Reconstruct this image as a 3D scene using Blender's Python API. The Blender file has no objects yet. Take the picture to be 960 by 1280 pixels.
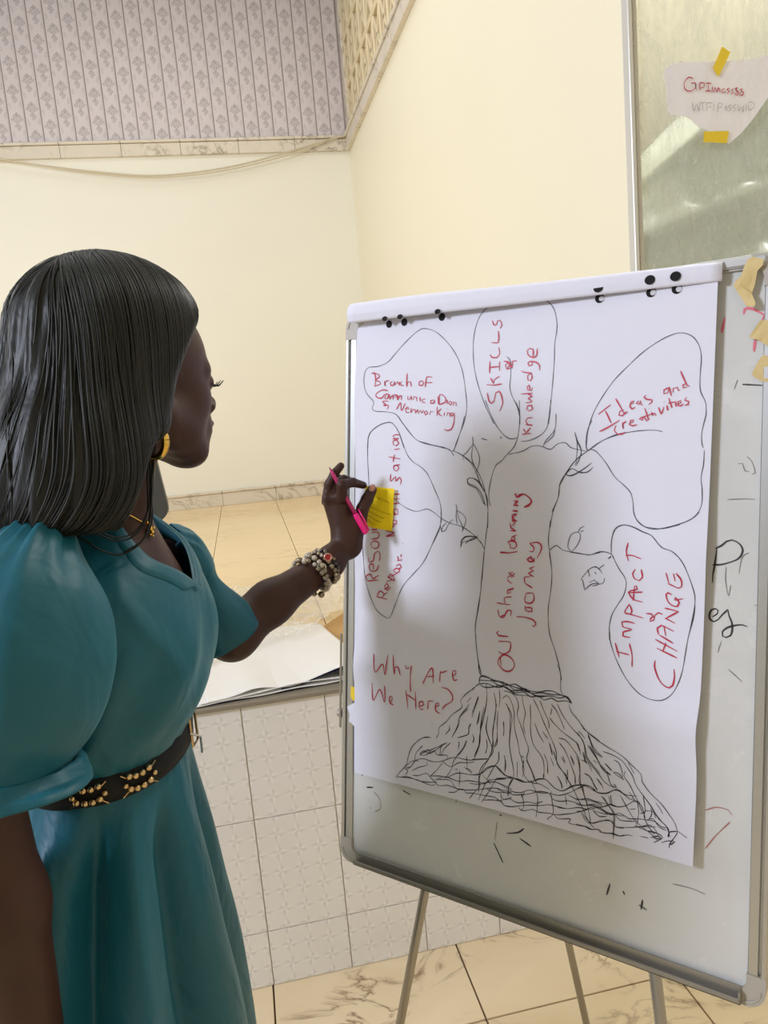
import bpy, bmesh, math, random
import numpy as np
from mathutils import Vector, Matrix
random.seed(7); np.random.seed(7)
SC = bpy.context.scene
COL = SC.collection

# ------------------------------------------------------------------ camera
PITCH, ROLL, YAW, FPX = 0.15413867, -0.08680278, 0.17890792, 932.37
EYE = np.array([0.0, 0.0, 1.5])
_f = np.array([math.sin(YAW)*math.cos(PITCH), math.cos(YAW)*math.cos(PITCH), -math.sin(PITCH)])
_r = np.array([math.cos(YAW), -math.sin(YAW), 0.0]); _u = np.cross(_r, _f)
RC = np.array([_r*math.cos(ROLL)+_u*math.sin(ROLL), -_r*math.sin(ROLL)+_u*math.cos(ROLL), -_f])
cd = bpy.data.cameras.new('camera'); cam = bpy.data.objects.new('camera', cd); COL.objects.link(cam)
cd.sensor_fit = 'HORIZONTAL'; cd.sensor_width = 36.0; cd.lens = FPX/960*36.0; cd.clip_start = 0.02
cam.matrix_world = Matrix([[RC[0][i], RC[1][i], RC[2][i], EYE[i]] for i in range(3)] + [[0, 0, 0, 1]])
SC.camera = cam

# ------------------------------------------------------------------ colour management, world, lights
SC.view_settings.view_transform = 'Standard'; SC.view_settings.look = 'None'
SC.view_settings.gamma = 1.0; SC.view_settings.use_curve_mapping = False
SC.view_settings.exposure = 0.0
SC.cycles.use_denoising = True
SC.cycles.max_bounces = 8
w = bpy.data.worlds.new('daylight'); SC.world = w; w.use_nodes = True
w.node_tree.nodes['Background'].inputs[0].default_value = (0.93, 0.965, 1.0, 1)
w.node_tree.nodes['Background'].inputs[1].default_value = 0.30

def area(name, loc, aim, sx, sy, power, color):
    l = bpy.data.lights.new(name, 'AREA'); l.shape = 'RECTANGLE'; l.size = sx; l.size_y = sy
    l.energy = power; l.color = color
    o = bpy.data.objects.new(name, l); COL.objects.link(o); o.location = loc
    o.rotation_euler = (Vector(aim)-Vector(loc)).to_track_quat('-Z', 'Y').to_euler()
    return o
area('left_window_light', (-2.9, -0.05, 2.9), (0.3, 1.1, 1.2), 0.6, 0.6, 98, (0.80, 0.85, 1.0))
area('stage_window_light', (-2.6, 3.2, 2.9), (1.0, 4.6, 2.0), 1.6, 1.6, 40, (1.0, 0.98, 0.95))
area('hall_skylight', (0.2, 3.4, 4.5), (0.3, 3.4, 0.8), 2.4, 2.6, 34, (1.0, 0.985, 0.95))
area('pane_backdrop_fill', (2.0, 2.05, 3.7), (1.5, 2.2, 1.5), .5, .5, 62, (1.0, 0.98, 0.96))  # added fill to brighten what shows through the pane; no lamp known there

# ------------------------------------------------------------------ helpers
def at(px, py, ax, v):
    """point where the line of sight through photo position (px,py) meets the plane axis=v"""
    d = RC.T @ np.array([(px-480)/FPX, -(py-640)/FPX, -1.0])
    return EYE + d*((v-EYE[ax])/d[ax])
def P(px, py, y): return Vector(at(px, py, 1, y))

def tag(o, label=None, cat=None, group=None, kind=None):
    if label: o['label'] = label
    if cat: o['category'] = cat
    if group: o['group'] = group
    if kind: o['kind'] = kind
    return o
def empty(name, loc=(0, 0, 0), label=None, cat=None, group=None):
    o = bpy.data.objects.new(name, None); COL.objects.link(o); o.location = loc
    o.empty_display_size = 0.05
    return tag(o, label, cat, group)
def link(name, me, mat=None, parent=None, smooth=False, local=False):
    """local=False: the mesh is in world coordinates whatever its parent; local=True: in its parent's"""
    o = bpy.data.objects.new(name, me); COL.objects.link(o)
    if mat: me.materials.append(mat)
    if smooth:
        me.polygons.foreach_set('use_smooth', [True]*len(me.polygons))
    if parent:
        o.parent = parent
        if not local and parent.parent is None: o.matrix_parent_inverse = parent.matrix_basis.inverted()
    return o
def mesh(name, verts, faces, mat=None, parent=None, smooth=False, local=False):
    me = bpy.data.meshes.new(name); me.from_pydata([tuple(v) for v in verts], [], faces); me.update()
    return link(name, me, mat, parent, smooth, local)
def bm_obj(name, bm, mat=None, parent=None, smooth=False, recalc=True, local=False):
    if recalc: bmesh.ops.recalc_face_normals(bm, faces=bm.faces)
    me = bpy.data.meshes.new(name); bm.to_mesh(me); bm.free()
    return link(name, me, mat, parent, smooth, local)
def add_box(bm, lo, hi, bevel=0.0, M=None, seg=1):
    lo = Vector(lo); hi = Vector(hi)
    g = bmesh.ops.create_cube(bm, size=1.0); vs = g['verts']
    for v in vs:
        v.co = Vector([(lo[i]+hi[i])/2+v.co[i]*(hi[i]-lo[i]) for i in range(3)])
    if bevel > 0:
        es = list({e for v in vs for e in v.link_edges})
        r = bmesh.ops.bevel(bm, geom=es, offset=bevel, segments=seg, affect='EDGES', profile=0.5)
        vs = list({v for f in r['faces'] for v in f.verts} | {v for v in vs if v.is_valid})
    if M is not None:
        for v in vs: v.co = M @ v.co
    return vs
def frames(pts):
    pts = [Vector(p) for p in pts]; out = []; n = None
    for i in range(len(pts)):
        t = (pts[min(i+1, len(pts)-1)]-pts[max(i-1, 0)])
        t = t.normalized() if t.length > 1e-9 else Vector((0, 0, 1))
        if n is None:
            a = Vector((0, 0, 1)) if abs(t.z) < .9 else Vector((1, 0, 0)); n = (a-t*a.dot(t)).normalized()
        else:
            n = n-t*n.dot(t); n = n.normalized() if n.length > 1e-6 else t.orthogonal().normalized()
        out.append((pts[i], t, n, t.cross(n)))
    return out
def add_tube(bm, pts, rad, seg=8, cap=True, flat=1.0):
    fr = frames(pts); rings = []
    for i, (p, t, n, b) in enumerate(fr):
        r = rad[i] if hasattr(rad, '__len__') else rad
        rings.append([bm.verts.new(p+(n*math.cos(a)+b*math.sin(a)*flat)*r) for a in [2*math.pi*k/seg for k in range(seg)]])
    for A, B in zip(rings, rings[1:]):
        for k in range(seg): bm.faces.new((A[k], A[(k+1) % seg], B[(k+1) % seg], B[k]))
    if cap:
        bm.faces.new(rings[0][::-1]); bm.faces.new(rings[-1])
    return rings
def add_ball(bm, c, r, sub=2, scale=(1, 1, 1)):
    g = bmesh.ops.create_icosphere(bm, subdivisions=sub, radius=1.0)
    for v in g['verts']: v.co = Vector([c[i]+v.co[i]*r*scale[i] for i in range(3)])
    return g['verts']
def spline(pts, step=None, n=8):
    """Catmull-Rom through the points"""
    P_ = [np.array(p, float) for p in pts]
    if len(P_) < 3:
        return [P_[0]*(1-k/4)+P_[-1]*k/4 for k in range(5)]
    Q = [2*P_[0]-P_[1]]+P_+[2*P_[-1]-P_[-2]]; out = []
    for i in range(1, len(Q)-2):
        a, b, c, d = Q[i-1:i+3]
        m = n if step is None else max(1, int(np.linalg.norm(c-b)/step))
        for k in range(m):
            t = k/m
            out.append(0.5*((2*b)+(c-a)*t+(2*a-5*b+4*c-d)*t*t+(3*b-a-3*c+d)*t**3))
    out.append(P_[-1]); return out
def smoothstep(a, b, x):
    t = np.clip((x-a)/(b-a), 0, 1); return t*t*(3-2*t)

# ------------------------------------------------------------------ materials
def mat(name, color=(.8, .8, .8), rough=.5, metal=0.0, spec=.5, **kw):
    m = bpy.data.materials.new(name); m.use_nodes = True
    b = m.node_tree.nodes['Principled BSDF']
    b.inputs['Base Color'].default_value = (*color, 1); b.inputs['Roughness'].default_value = rough
    b.inputs['Metallic'].default_value = metal; b.inputs['Specular IOR Level'].default_value = spec
    for k, v in kw.items(): b.inputs[k.replace('_', ' ')].default_value = v
    return m
class NT:
    """small wrapper for building node trees"""
    def __init__(s, m): s.t = m.node_tree; s.b = s.t.nodes['Principled BSDF']
    def node(s, typ, **props):
        n = s.t.nodes.new(typ)
        for k, v in props.items(): setattr(n, k, v)
        return n
    def set(s, sock, v):
        if isinstance(v, bpy.types.NodeSocket): s.t.links.new(v, sock)
        elif hasattr(v, '__len__') and len(v) == 3 and len(sock.default_value) == 4: sock.default_value = (*v, 1)
        else: sock.default_value = v
    def math(s, op, a, b=0.0, c=None):
        n = s.node('ShaderNodeMath', operation=op); s.set(n.inputs[0], a); s.set(n.inputs[1], b)
        if c is not None: s.set(n.inputs[2], c)
        return n.outputs[0]
    def coord(s, kind='Object', scale=(1, 1, 1), rot=(0, 0, 0), loc=(0, 0, 0)):
        c = s.node('ShaderNodeTexCoord'); m = s.node('ShaderNodeMapping')
        m.inputs['Scale'].default_value = scale; m.inputs['Rotation'].default_value = rot; m.inputs['Location'].default_value = loc
        s.t.links.new(c.outputs[kind], m.inputs[0]); return m.outputs[0]
    def geo(s, scale=(1, 1, 1)):
        g = s.node('ShaderNodeNewGeometry'); m = s.node('ShaderNodeMapping'); m.inputs['Scale'].default_value = scale
        s.t.links.new(g.outputs['Position'], m.inputs[0]); return m.outputs[0]
    def noise(s, vec, scale, detail=3, rough=.5, dist=0.0, out=0):
        n = s.node('ShaderNodeTexNoise'); s.set(n.inputs['Vector'], vec); n.inputs['Scale'].default_value = scale
        n.inputs['Detail'].default_value = detail; n.inputs['Roughness'].default_value = rough; n.inputs['Distortion'].default_value = dist
        return n.outputs[out]
    def ramp(s, fac, stops):
        n = s.node('ShaderNodeValToRGB'); s.set(n.inputs[0], fac); cr = n.color_ramp
        while len(cr.elements) < len(stops): cr.elements.new(0.5)
        for e, (p, c) in zip(cr.elements, stops): e.position = p; e.color = (*c, 1) if len(c) == 3 else c
        return n.outputs[0]
    def mix(s, fac, a, b, blend='MIX'):
        n = s.node('ShaderNodeMix', data_type='RGBA', blend_type=blend)
        s.set(n.inputs[0], fac); s.set(n.inputs[6], a); s.set(n.inputs[7], b); return n.outputs[2]
    def bump(s, h, strength=.3, dist=.01):
        n = s.node('ShaderNodeBump'); n.inputs['Strength'].default_value = strength; n.inputs['Distance'].default_value = dist
        s.set(n.inputs['Height'], h); s.t.links.new(n.outputs[0], s.b.inputs['Normal']); return n
    def color(s, v): s.set(s.b.inputs['Base Color'], v)
    def rough(s, v): s.set(s.b.inputs['Roughness'], v)
def srgb(r, g, b):
    f = lambda c: (c/255/12.92) if c/255 <= .04045 else ((c/255+.055)/1.055)**2.4
    return (f(r), f(g), f(b))


# ================================================================== THE SETTING
STAGE_Z, STAGE_Y, BACK_Y, WALL_X = 0.789, 1.792, 5.712, 1.012
FAR_L = -3.0

m_cream = mat('cream_wall_paint', srgb(238, 231, 208), .55)
n = NT(m_cream); v = n.geo(); n.color(n.mix(n.noise(v, 1.3, 4), srgb(232, 229, 214), srgb(241, 238, 224)))
n.bump(n.noise(n.geo(), 60, 3), .08, .004)
m_yellow = mat('warm_cream_wall_paint', srgb(242, 229, 198), .5)
n = NT(m_yellow); v = n.geo(); n.color(n.mix(n.noise(v, 1.6, 3), srgb(240, 233, 208), srgb(244, 237, 213)))
n.bump(n.noise(n.geo(), 50, 3), .08, .004)

# glazed stage-front tile: pale grey with pinwheel relief print
m_tile = mat('star_pattern_wall_tile', srgb(214, 208, 200), .32)
n = NT(m_tile); pos = n.node('ShaderNodeNewGeometry').outputs['Position']
sep = n.node('ShaderNodeSeparateXYZ'); n.t.links.new(pos, sep.inputs[0])
CELL = .0525
fx = n.math('FRACT', n.math('DIVIDE', n.math('ADD', sep.outputs[0], 10.079), CELL))
fz = n.math('FRACT', n.math('DIVIDE', n.math('ADD', sep.outputs[2], 10.156), CELL))
ax_ = n.math('ABSOLUTE', n.math('SUBTRACT', fx, .5)); az_ = n.math('ABSOLUTE', n.math('SUBTRACT', fz, .5))
# four-pointed star with curved sides, half of each point shaded
star = n.math('LESS_THAN', n.math('ADD', n.math('POWER', ax_, .62), n.math('POWER', az_, .62)), .70)
half = n.math('GREATER_THAN', n.math('MULTIPLY', n.math('SUBTRACT', fx, .5), n.math('SUBTRACT', fz, .5)), 0.0)
diag = n.math('GREATER_THAN', n.math('SUBTRACT', ax_, az_), 0.0)
flip = n.math('ABSOLUTE', n.math('SUBTRACT', half, diag))
pat = n.math('MULTIPLY', star, flip)
nz = n.noise(n.geo(), 8, 3)
base = n.mix(nz, srgb(240, 236, 231), srgb(229, 224, 218))
c = n.mix(n.math('MULTIPLY', pat, .5), base, srgb(212, 206, 201))
c = n.mix(n.math('MULTIPLY', n.math('SUBTRACT', star, pat), .35), c, srgb(248, 245, 240))
n.color(c); n.bump(n.math('ADD', n.math('MULTIPLY', pat, .5), star), .12, .002)
m_grout = mat('tile_grout', srgb(186, 178, 160), .9)

# marble tile (hall floor): sandy with brown veins
def marble(name, a, b, vein, rough, scale=3.0, amt=1.0):
    m = mat(name, a, rough); n = NT(m); v = n.geo((1, 1.7, 1))
    w1 = n.noise(v, scale, 6, .6, 1.2); base = n.mix(w1, a, b)
    rid = n.math('ABSOLUTE', n.math('SUBTRACT', n.noise(v, scale*.9, 5, .55, 2.2), .5))
    vf = n.ramp(rid, [(0.0, (1, 1, 1)), (.018, (.35, .35, .35)), (.06, (0, 0, 0))])
    msk = n.ramp(n.noise(v, scale*.7, 3), [(.45, (0, 0, 0)), (.62, (1, 1, 1))])
    f = n.math('MULTIPLY', n.math('MULTIPLY', vf, msk), amt)
    n.color(n.mix(f, base, vein)); return m
m_floor = marble('sand_marble_floor_tile', srgb(244, 227, 194), srgb(230, 206, 166), srgb(120, 84, 44), .3, 4.0, .9)
m_stage = marble('stage_floor_tile', srgb(240, 214, 166), srgb(233, 203, 150), srgb(176, 146, 104), .16, 1.6, .35)
m_trimt = marble('veined_white_trim_tile', srgb(226, 217, 200), srgb(212, 202, 184), srgb(120, 104, 84), .3, 5.0, .8)
m_joint = mat('floor_joint', srgb(128, 104, 72), .9)

# --- floor with separately laid tiles
fl = mesh('floor', [(-3.2, -3, -.012), (3.4, -3, -.012), (3.4, STAGE_Y+.7, -.012), (-3.2, STAGE_Y+.7, -.012)], [(0, 1, 2, 3)], m_joint)
tag(fl, kind='structure')
def tile_mesh(name, sx, sy, sz, g=.0022, bevel=.0012):
    bm = bmesh.new(); add_box(bm, (g, g, 0), (sx-g, sy-g, sz), bevel)
    bmesh.ops.recalc_face_normals(bm, faces=bm.faces)
    me = bpy.data.meshes.new(name); bm.to_mesh(me); bm.free(); return me
def put(name, me, loc, parent, rot=None):
    o = bpy.data.objects.new(name, me); COL.objects.link(o); o.location = loc; o.parent = parent
    if rot: o.rotation_euler = rot
    return o
T = .50
tm = tile_mesh('floor_tile', T, T, .012); tm.materials.append(m_floor)
X0 = .42 - 7*T
for i in range(13):
    for j in range(-1, 9):
        x = X0+i*T; y = 1.535-(j+1)*T+.0
        put('tile', tm, (x, y, -.012), fl)

# --- stage: front wall with tiles, nosing, raised floor with tiles
wf = mesh('wall_stage_front', [(FAR_L, STAGE_Y+.0025, 0), (WALL_X, STAGE_Y+.0025, 0), (WALL_X, STAGE_Y+.0025, STAGE_Z-.005), (FAR_L, STAGE_Y+.0025, STAGE_Z-.005)], [(0, 1, 2, 3)], m_grout)
tag(wf, kind='structure')
TW = .2085
zs = [(0, .156), (.156, .470), (.470, .775)]
fm = []
for (z0, z1) in zs:
    bm = bmesh.new(); add_box(bm, (.0014, -.002, .0014), (TW-.0014, .010, z1-z0-.0014), .0010)
    bmesh.ops.recalc_face_normals(bm, faces=bm.faces)
    me = bpy.data.meshes.new('stage_tile'); bm.to_mesh(me); bm.free(); me.materials.append(m_tile); fm.append(me)
for i in range(-8, 6):
    for k, (z0, z1) in enumerate(zs):
        put('tile', fm[k], (-.077+i*TW, STAGE_Y+.002, z0), wf)
bm = bmesh.new(); add_box(bm, (FAR_L, STAGE_Y-.012, STAGE_Z-.014), (WALL_X+.05, STAGE_Y+.05, STAGE_Z-.001), .003)
nose = bm_obj('trim_1', bm, mat('grey_stage_nosing', srgb(140, 130, 114), .45)); tag(nose, kind='structure')

sf = mesh('stage_floor', [(FAR_L, STAGE_Y+.02, STAGE_Z-.014), (WALL_X, STAGE_Y+.02, STAGE_Z-.014), (WALL_X, BACK_Y, STAGE_Z-.014), (FAR_L, BACK_Y, STAGE_Z-.014)], [(0, 1, 2, 3)], m_joint)
tag(sf, kind='structure')
ST = .40
sm = tile_mesh('stage_floor_tile', ST, ST, .012, .0012, .0006); sm.materials.append(m_stage)
y = STAGE_Y+.05
while y < BACK_Y-.02:
    for i in range(-8, 3):
        put('tile', sm, (.20+i*ST-.0, y, STAGE_Z-.012), sf)
    y += ST

# --- stage back wall: cream below, flowered strip panels above the trim
TR0, TR1 = 3.282, 3.385
def quad(name, a, b, c, d, m):
    return tag(mesh(name, [a, b, c, d], [(0, 1, 2, 3)], m), kind='structure')
wb = quad('wall_back', (FAR_L, BACK_Y, STAGE_Z-.02), (WALL_X+.005, BACK_Y, STAGE_Z-.02), (WALL_X+.005, BACK_Y, 4.9), (FAR_L, BACK_Y, 4.9), m_cream)
# trims made of single tiles
def trim_run(name, p0, p1, z0, z1, th, ln, horn):
    """row of tiles from p0 to p1 (xy), standing proud of the wall by th along horn"""
    p0 = Vector((*p0, 0)); p1 = Vector((*p1, 0)); d = (p1-p0); L = d.length; d.normalize(); h = Vector((*horn, 0))
    base = empty(name, p0); tag(base, kind='structure')
    k = 0; s = 0.0
    while s < L-.01:
        e = min(s+ln, L); bm = bmesh.new()
        add_box(bm, (s+.001, 0, z0), (e-.001, th, z1-.022), .002)
        add_box(bm, (s+.001, 0, z1-.020), (e-.001, th+.012, z1), .004)
        M = Matrix(((d.x, h.x, 0, 0), (d.y, h.y, 0, 0), (0, 0, 1, 0), (0, 0, 0, 1)))
        bmesh.ops.transform(bm, matrix=M, verts=bm.verts)
        bmesh.ops.recalc_face_normals(bm, faces=bm.faces)
        me = bpy.data.meshes.new('trim_tile'); bm.to_mesh(me); bm.free(); me.materials.append(m_trimt)
        o = bpy.data.objects.new('tile', me); COL.objects.link(o); o.parent = base
        s = e; k += 1
    return base
trim_run('trim_2', (WALL_X, BACK_Y), (FAR_L, BACK_Y), TR0, TR1, .03, .40, (0, -1))
trim_run('trim_3', (WALL_X, BACK_Y-.03), (WALL_X, 1.80), TR0, TR1, .03, .40, (-1, 0))
trim_run('baseboard_back', (WALL_X, BACK_Y), (FAR_L, BACK_Y), STAGE_Z, .905, .018, .40, (0, -1))

# flowered strip panels
m_paper = mat('lilac_flowered_panel', srgb(200, 188, 186), .45)
n = NT(m_paper); tc = n.coord('Object'); sp = n.node('ShaderNodeSeparateXYZ'); n.t.links.new(tc, sp.inputs[0])
oi = n.node('ShaderNodeObjectInfo')
PW, PH = .1035, .178
warp = n.math('MULTIPLY', n.math('SUBTRACT', n.noise(tc, 55, 2), .5), .35)
ux = n.math('DIVIDE', sp.outputs[0], PW)                     # 0..1 across the strip
colk = n.math('FRACT', n.math('MULTIPLY', oi.outputs['Object Index'], .5))
vz = n.math('FRACT', n.math('ADD', n.math('DIVIDE', sp.outputs[2], PH), n.math('MULTIPLY', oi.outputs['Object Index'], .37)))
acc = None
for (cx, cy, rx, ry, rot, w_) in [(.38, .74, .13, .055, .9, 1), (.62, .74, .13, .055, -.9, 1), (.5, .80, .07, .07, 0, 1), (.30, .60, .15, .04, -.5, .9), (.70, .60, .15, .04, .5, .9),
                              (.5, .56, .08, .09, 0, .8), (.45, .42, .11, .045, .8, 1), (.58, .38, .11, .045, -.8, 1), (.52, .28, .08, .05, 0, .9), (.18, .12, .06, .09, .2, .45), (.82, .16, .06, .09, -.2, .45)]:
    cr, sr = math.cos(rot), math.sin(rot)
    dx = n.math('ADD', n.math('SUBTRACT', ux, cx), n.math('MULTIPLY', warp, .35)); dy = n.math('MULTIPLY', n.math('ADD', n.math('SUBTRACT', vz, cy), n.math('MULTIPLY', warp, .12)), 1.0)
    rx, ry = rx*1.3, ry*1.15
    a_ = n.math('DIVIDE', n.math('ADD', n.math('MULTIPLY', dx, cr), n.math('MULTIPLY', dy, sr*1.7)), rx)
    b_ = n.math('DIVIDE', n.math('SUBTRACT', n.math('MULTIPLY', dy, cr*1.7), n.math('MULTIPLY', dx, sr)), ry*1.7)
    d2 = n.math('ADD', n.math('MULTIPLY', a_, a_), n.math('MULTIPLY', b_, b_))
    ring = n.math('SUBTRACT', 1.0, n.math('MINIMUM', 1.0, n.math('MULTIPLY', n.math('ABSOLUTE', n.math('SUBTRACT', d2, .7)), 1.9)))
    fill = n.math('MULTIPLY', n.math('LESS_THAN', d2, .8), .35)
    s_ = n.math('MULTIPLY', n.math('MAXIMUM', ring, fill), w_)
    acc = s_ if acc is None else n.math('MAXIMUM', acc, s_)
c = n.mix(n.noise(n.geo(), 14, 3), srgb(215, 206, 206), srgb(206, 197, 198))
n.color(n.mix(n.math('MULTIPLY', acc, .85), c, srgb(150, 139, 138)))
bm = bmesh.new()
prof = [(0.002, 0), (0.004, .006), (PW*.5, .0075), (PW-.004, .006), (PW-.002, 0)]
H = 4.9-TR1
vv = [[bm.verts.new((x, -yy, z)) for z in (0, H)] for x, yy in prof]
for a, b in zip(vv, vv[1:]): bm.faces.new((a[0], b[0], b[1], a[1]))
# pair of fine beads along one edge, as on the real strips
for xo in (PW*.90,):
    add_box(bm, (xo-.0015, -.0090, 0), (xo+.0015, -.005, H))
bmesh.ops.recalc_face_normals(bm, faces=bm.faces)
pm = bpy.data.meshes.new('strip_panel'); bm.to_mesh(pm); bm.free(); pm.materials.append(m_paper)
x = WALL_X-.02-PW
k = 0
while x > FAR_L:
    o = put('panel', pm, (x, BACK_Y-.003, TR1), wb); o.pass_index = k; k += 1; x -= PW
quad('wall_behind_panels', (FAR_L, BACK_Y-.002, TR1), (WALL_X, BACK_Y-.002, TR1), (WALL_X, BACK_Y-.002, 4.9), (FAR_L, BACK_Y-.002, 4.9), mat('panel_groove', srgb(168, 158, 156), .8)).name = 'trim_4'

# --- right wall of the stage: warm cream paint below, pierced screen blocks above
quad('wall_right', (WALL_X, STAGE_Y, STAGE_Z-.02), (WALL_X, STAGE_Y, TR1), (WALL_X, BACK_Y, TR1), (WALL_X, BACK_Y, STAGE_Z-.02), m_yellow)
quad('wall_screen_backing', (WALL_X+.16, STAGE_Y, TR1-.1), (WALL_X+.16, STAGE_Y, 4.9), (WALL_X+.16, BACK_Y, 4.9), (WALL_X+.16, BACK_Y, TR1-.1), m_yellow)
m_block = mat('cast_screen_block', srgb(222, 206, 170), .75); NT(m_block).bump(NT(m_block).noise(NT(m_block).geo(), 90, 3), .3, .003)
scr = empty('trim_5', (WALL_X, BACK_Y, TR1)); tag(scr, kind='structure')
BS, BHt = .20, .30
bm = bmesh.new(); e = .02
add_box(bm, (0, 0, 0), (.10, BS, e), .003); add_box(bm, (0, 0, BHt-e), (.10, BS, BHt), .003)
add_box(bm, (0, 0, e), (.10, e, BHt-e), .003); add_box(bm, (0, BS-e, e), (.10, BS, BHt-e), .003)
cen = Vector((.05, BS/2, BHt/2))
for sgn in (1, -1):
    ang = math.atan2(BHt-e, BS-e)*sgn; L = math.hypot(BHt-e, BS-e)
    add_box(bm, (-.047, -L/2, -.011), (.047, L/2, .011), .002, Matrix.Translation(cen) @ Matrix.Rotation(ang, 4, 'X'))
bmesh.ops.recalc_face_normals(bm, faces=bm.faces)
bk = bpy.data.meshes.new('screen_block'); bm.to_mesh(bk); bm.free(); bk.materials.append(m_block)
for i in range(16):
    for j in range(5):
        put('block', bk, (0, -.10-(i+1)*BS, j*BHt), scr)
bm = bmesh.new(); add_box(bm, (WALL_X-.012, BACK_Y-.10, TR1), (WALL_X+.03, BACK_Y-.0, 4.9), .004)
tag(bm_obj('trim_6', bm, m_trimt), kind='structure')

# --- wall beside the stage with the glass pane in its aluminium frame
m_alu = mat('brushed_aluminium', srgb(190, 190, 188), .35, .85)
m_frame = mat('speckled_old_aluminium', srgb(188, 184, 174), .45, .35)
n = NT(m_frame); v = n.geo(); sp_ = n.ramp(n.noise(v, 260, 2), [(.66, (0, 0, 0)), (.72, (1, 1, 1))]); n.color(n.mix(sp_, srgb(196, 192, 182), srgb(112, 104, 92)))
GX0, GY = WALL_X+.0, STAGE_Y-.014
wn = empty('window_1', (GX0, GY, 1.0)); tag(wn, kind='structure')
def wbox(name, lo, hi, m, bev=.002, par=wn):
    bm = bmesh.new(); add_box(bm, [lo[i]-wn.location[i] for i in range(3)], [hi[i]-wn.location[i] for i in range(3)], bev)
    bmesh.ops.recalc_face_normals(bm, faces=bm.faces)
    me = bpy.data.meshes.new(name); bm.to_mesh(me); bm.free(); me.materials.append(m)
    o = bpy.data.objects.new(name, me); COL.objects.link(o); o.parent = par; return o
wbox('window_frame', (GX0-.004, GY-.010, .80), (GX0+.008, GY+.02, 3.2), mat('white_coated_aluminium', srgb(214, 212, 206), .4, .3))
wbox('window_frame', (GX0+.011, GY-.004, .80), (GX0+.024, GY+.02, 3.2), m_frame)
wbox('window_frame', (GX0+.033, GY-.004, .80), (GX0+1.2, GY+.02, .83), m_frame)
m_glass = bpy.data.materials.new('smeared_glass'); m_glass.use_nodes = True
t = m_glass.node_tree; n = NT(m_glass); b = n.b
b.inputs['Base Color'].default_value = (*srgb(214, 216, 208), 1); b.inputs['Roughness'].default_value = .08
b.inputs['Specular IOR Level'].default_value = .9
v = n.geo(); sm_ = n.noise(v, 9, 6, .7, .8); st_ = n.noise(n.geo((14, 1, 2.2)), 6, 4, .6)
tr = n.node('ShaderNodeBsdfTransparent'); mx = n.node('ShaderNodeMixShader')
fac = n.math('ADD', .16, n.math('MULTIPLY', n.math('MULTIPLY', sm_, st_), .75)); n.set(mx.inputs[0], fac)
t.links.new(tr.outputs[0], mx.inputs[1]); t.links.new(b.outputs[0], mx.inputs[2])
t.links.new(mx.outputs[0], t.nodes['Material Output'].inputs[0])
tr.inputs[0].default_value = (.97, .985, .97, 1)
n.bump(n.noise(n.geo((1, 1, .5)), 5, 2), .25, .02)
wbox('glass_pane', (GX0+.024, GY+.004, .83), (GX0+1.2, GY+.009, 3.2), m_glass, 0)
# added behind the pane to imitate its reflections: a cream wall and a round-topped sheet
quad('wall_pane_backdrop', (WALL_X+.0, STAGE_Y+.62, .0), (WALL_X+2.6, STAGE_Y+.62, .0), (WALL_X+2.6, STAGE_Y+.62, 4.0), (WALL_X+.0, STAGE_Y+.62, 4.0), mat('pane_backdrop_paint', srgb(188, 180, 160), .6))
quad('wall_hall_right', (WALL_X+1.2, STAGE_Y, 0), (WALL_X+1.2, -3, 0), (WALL_X+1.2, -3, 4.6), (WALL_X+1.2, STAGE_Y, 4.6), m_yellow)
quad('wall_under_window', (WALL_X+.04, STAGE_Y, 0), (WALL_X+1.2, STAGE_Y, 0), (WALL_X+1.2, STAGE_Y, .80), (WALL_X+.04, STAGE_Y, .80), m_cream)
m_film = mat('grey_green_reflection_film', srgb(158, 168, 160), .22, 0, .8)
n = NT(m_film); v = n.geo((1, 1, 1)); n.color(n.mix(n.noise(v, 3, 5, .6, 1.0), srgb(176, 184, 178), srgb(214, 219, 212)))
def cover():
    nu, nv = 90, 80; vs = []; fs = []
    for j in range(nv+1):
        for i in range(nu+1):
            u = i/nu; q = j/nv
            x = WALL_X+.035+u*1.1
            top = 2.01+.02+.34*smoothstep(0, .55, u)**.9
            z = 1.1+(top-1.1)*q
            y = STAGE_Y+.36-.10*math.sin(min(1, q*1.02)*math.pi*.5)
            bulge = .045*math.sin(z*26-u*7)+.03*math.sin(z*13+2-u*5)+.014*math.sin(u*31+z*11)+.008*math.sin(z*61-u*24)
            y += bulge*(1-.4*q) + (.16*smoothstep(.93, 1, q))
            vs.append((x, y, z))
    for j in range(nv):
        for i in range(nu):
            a = j*(nu+1)+i; fs.append((a, a+1, a+nu+2, a+nu+1))
    o = mesh('reflection_sheet', vs, fs, m_film, smooth=True)
    s_ = o.modifiers.new('thickness', 'SOLIDIFY'); s_.thickness = .002
    return tag(o, 'added grey-green sheet with glossy folds imitating the reflection in the window glass', 'dust sheet')
cover()

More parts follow.
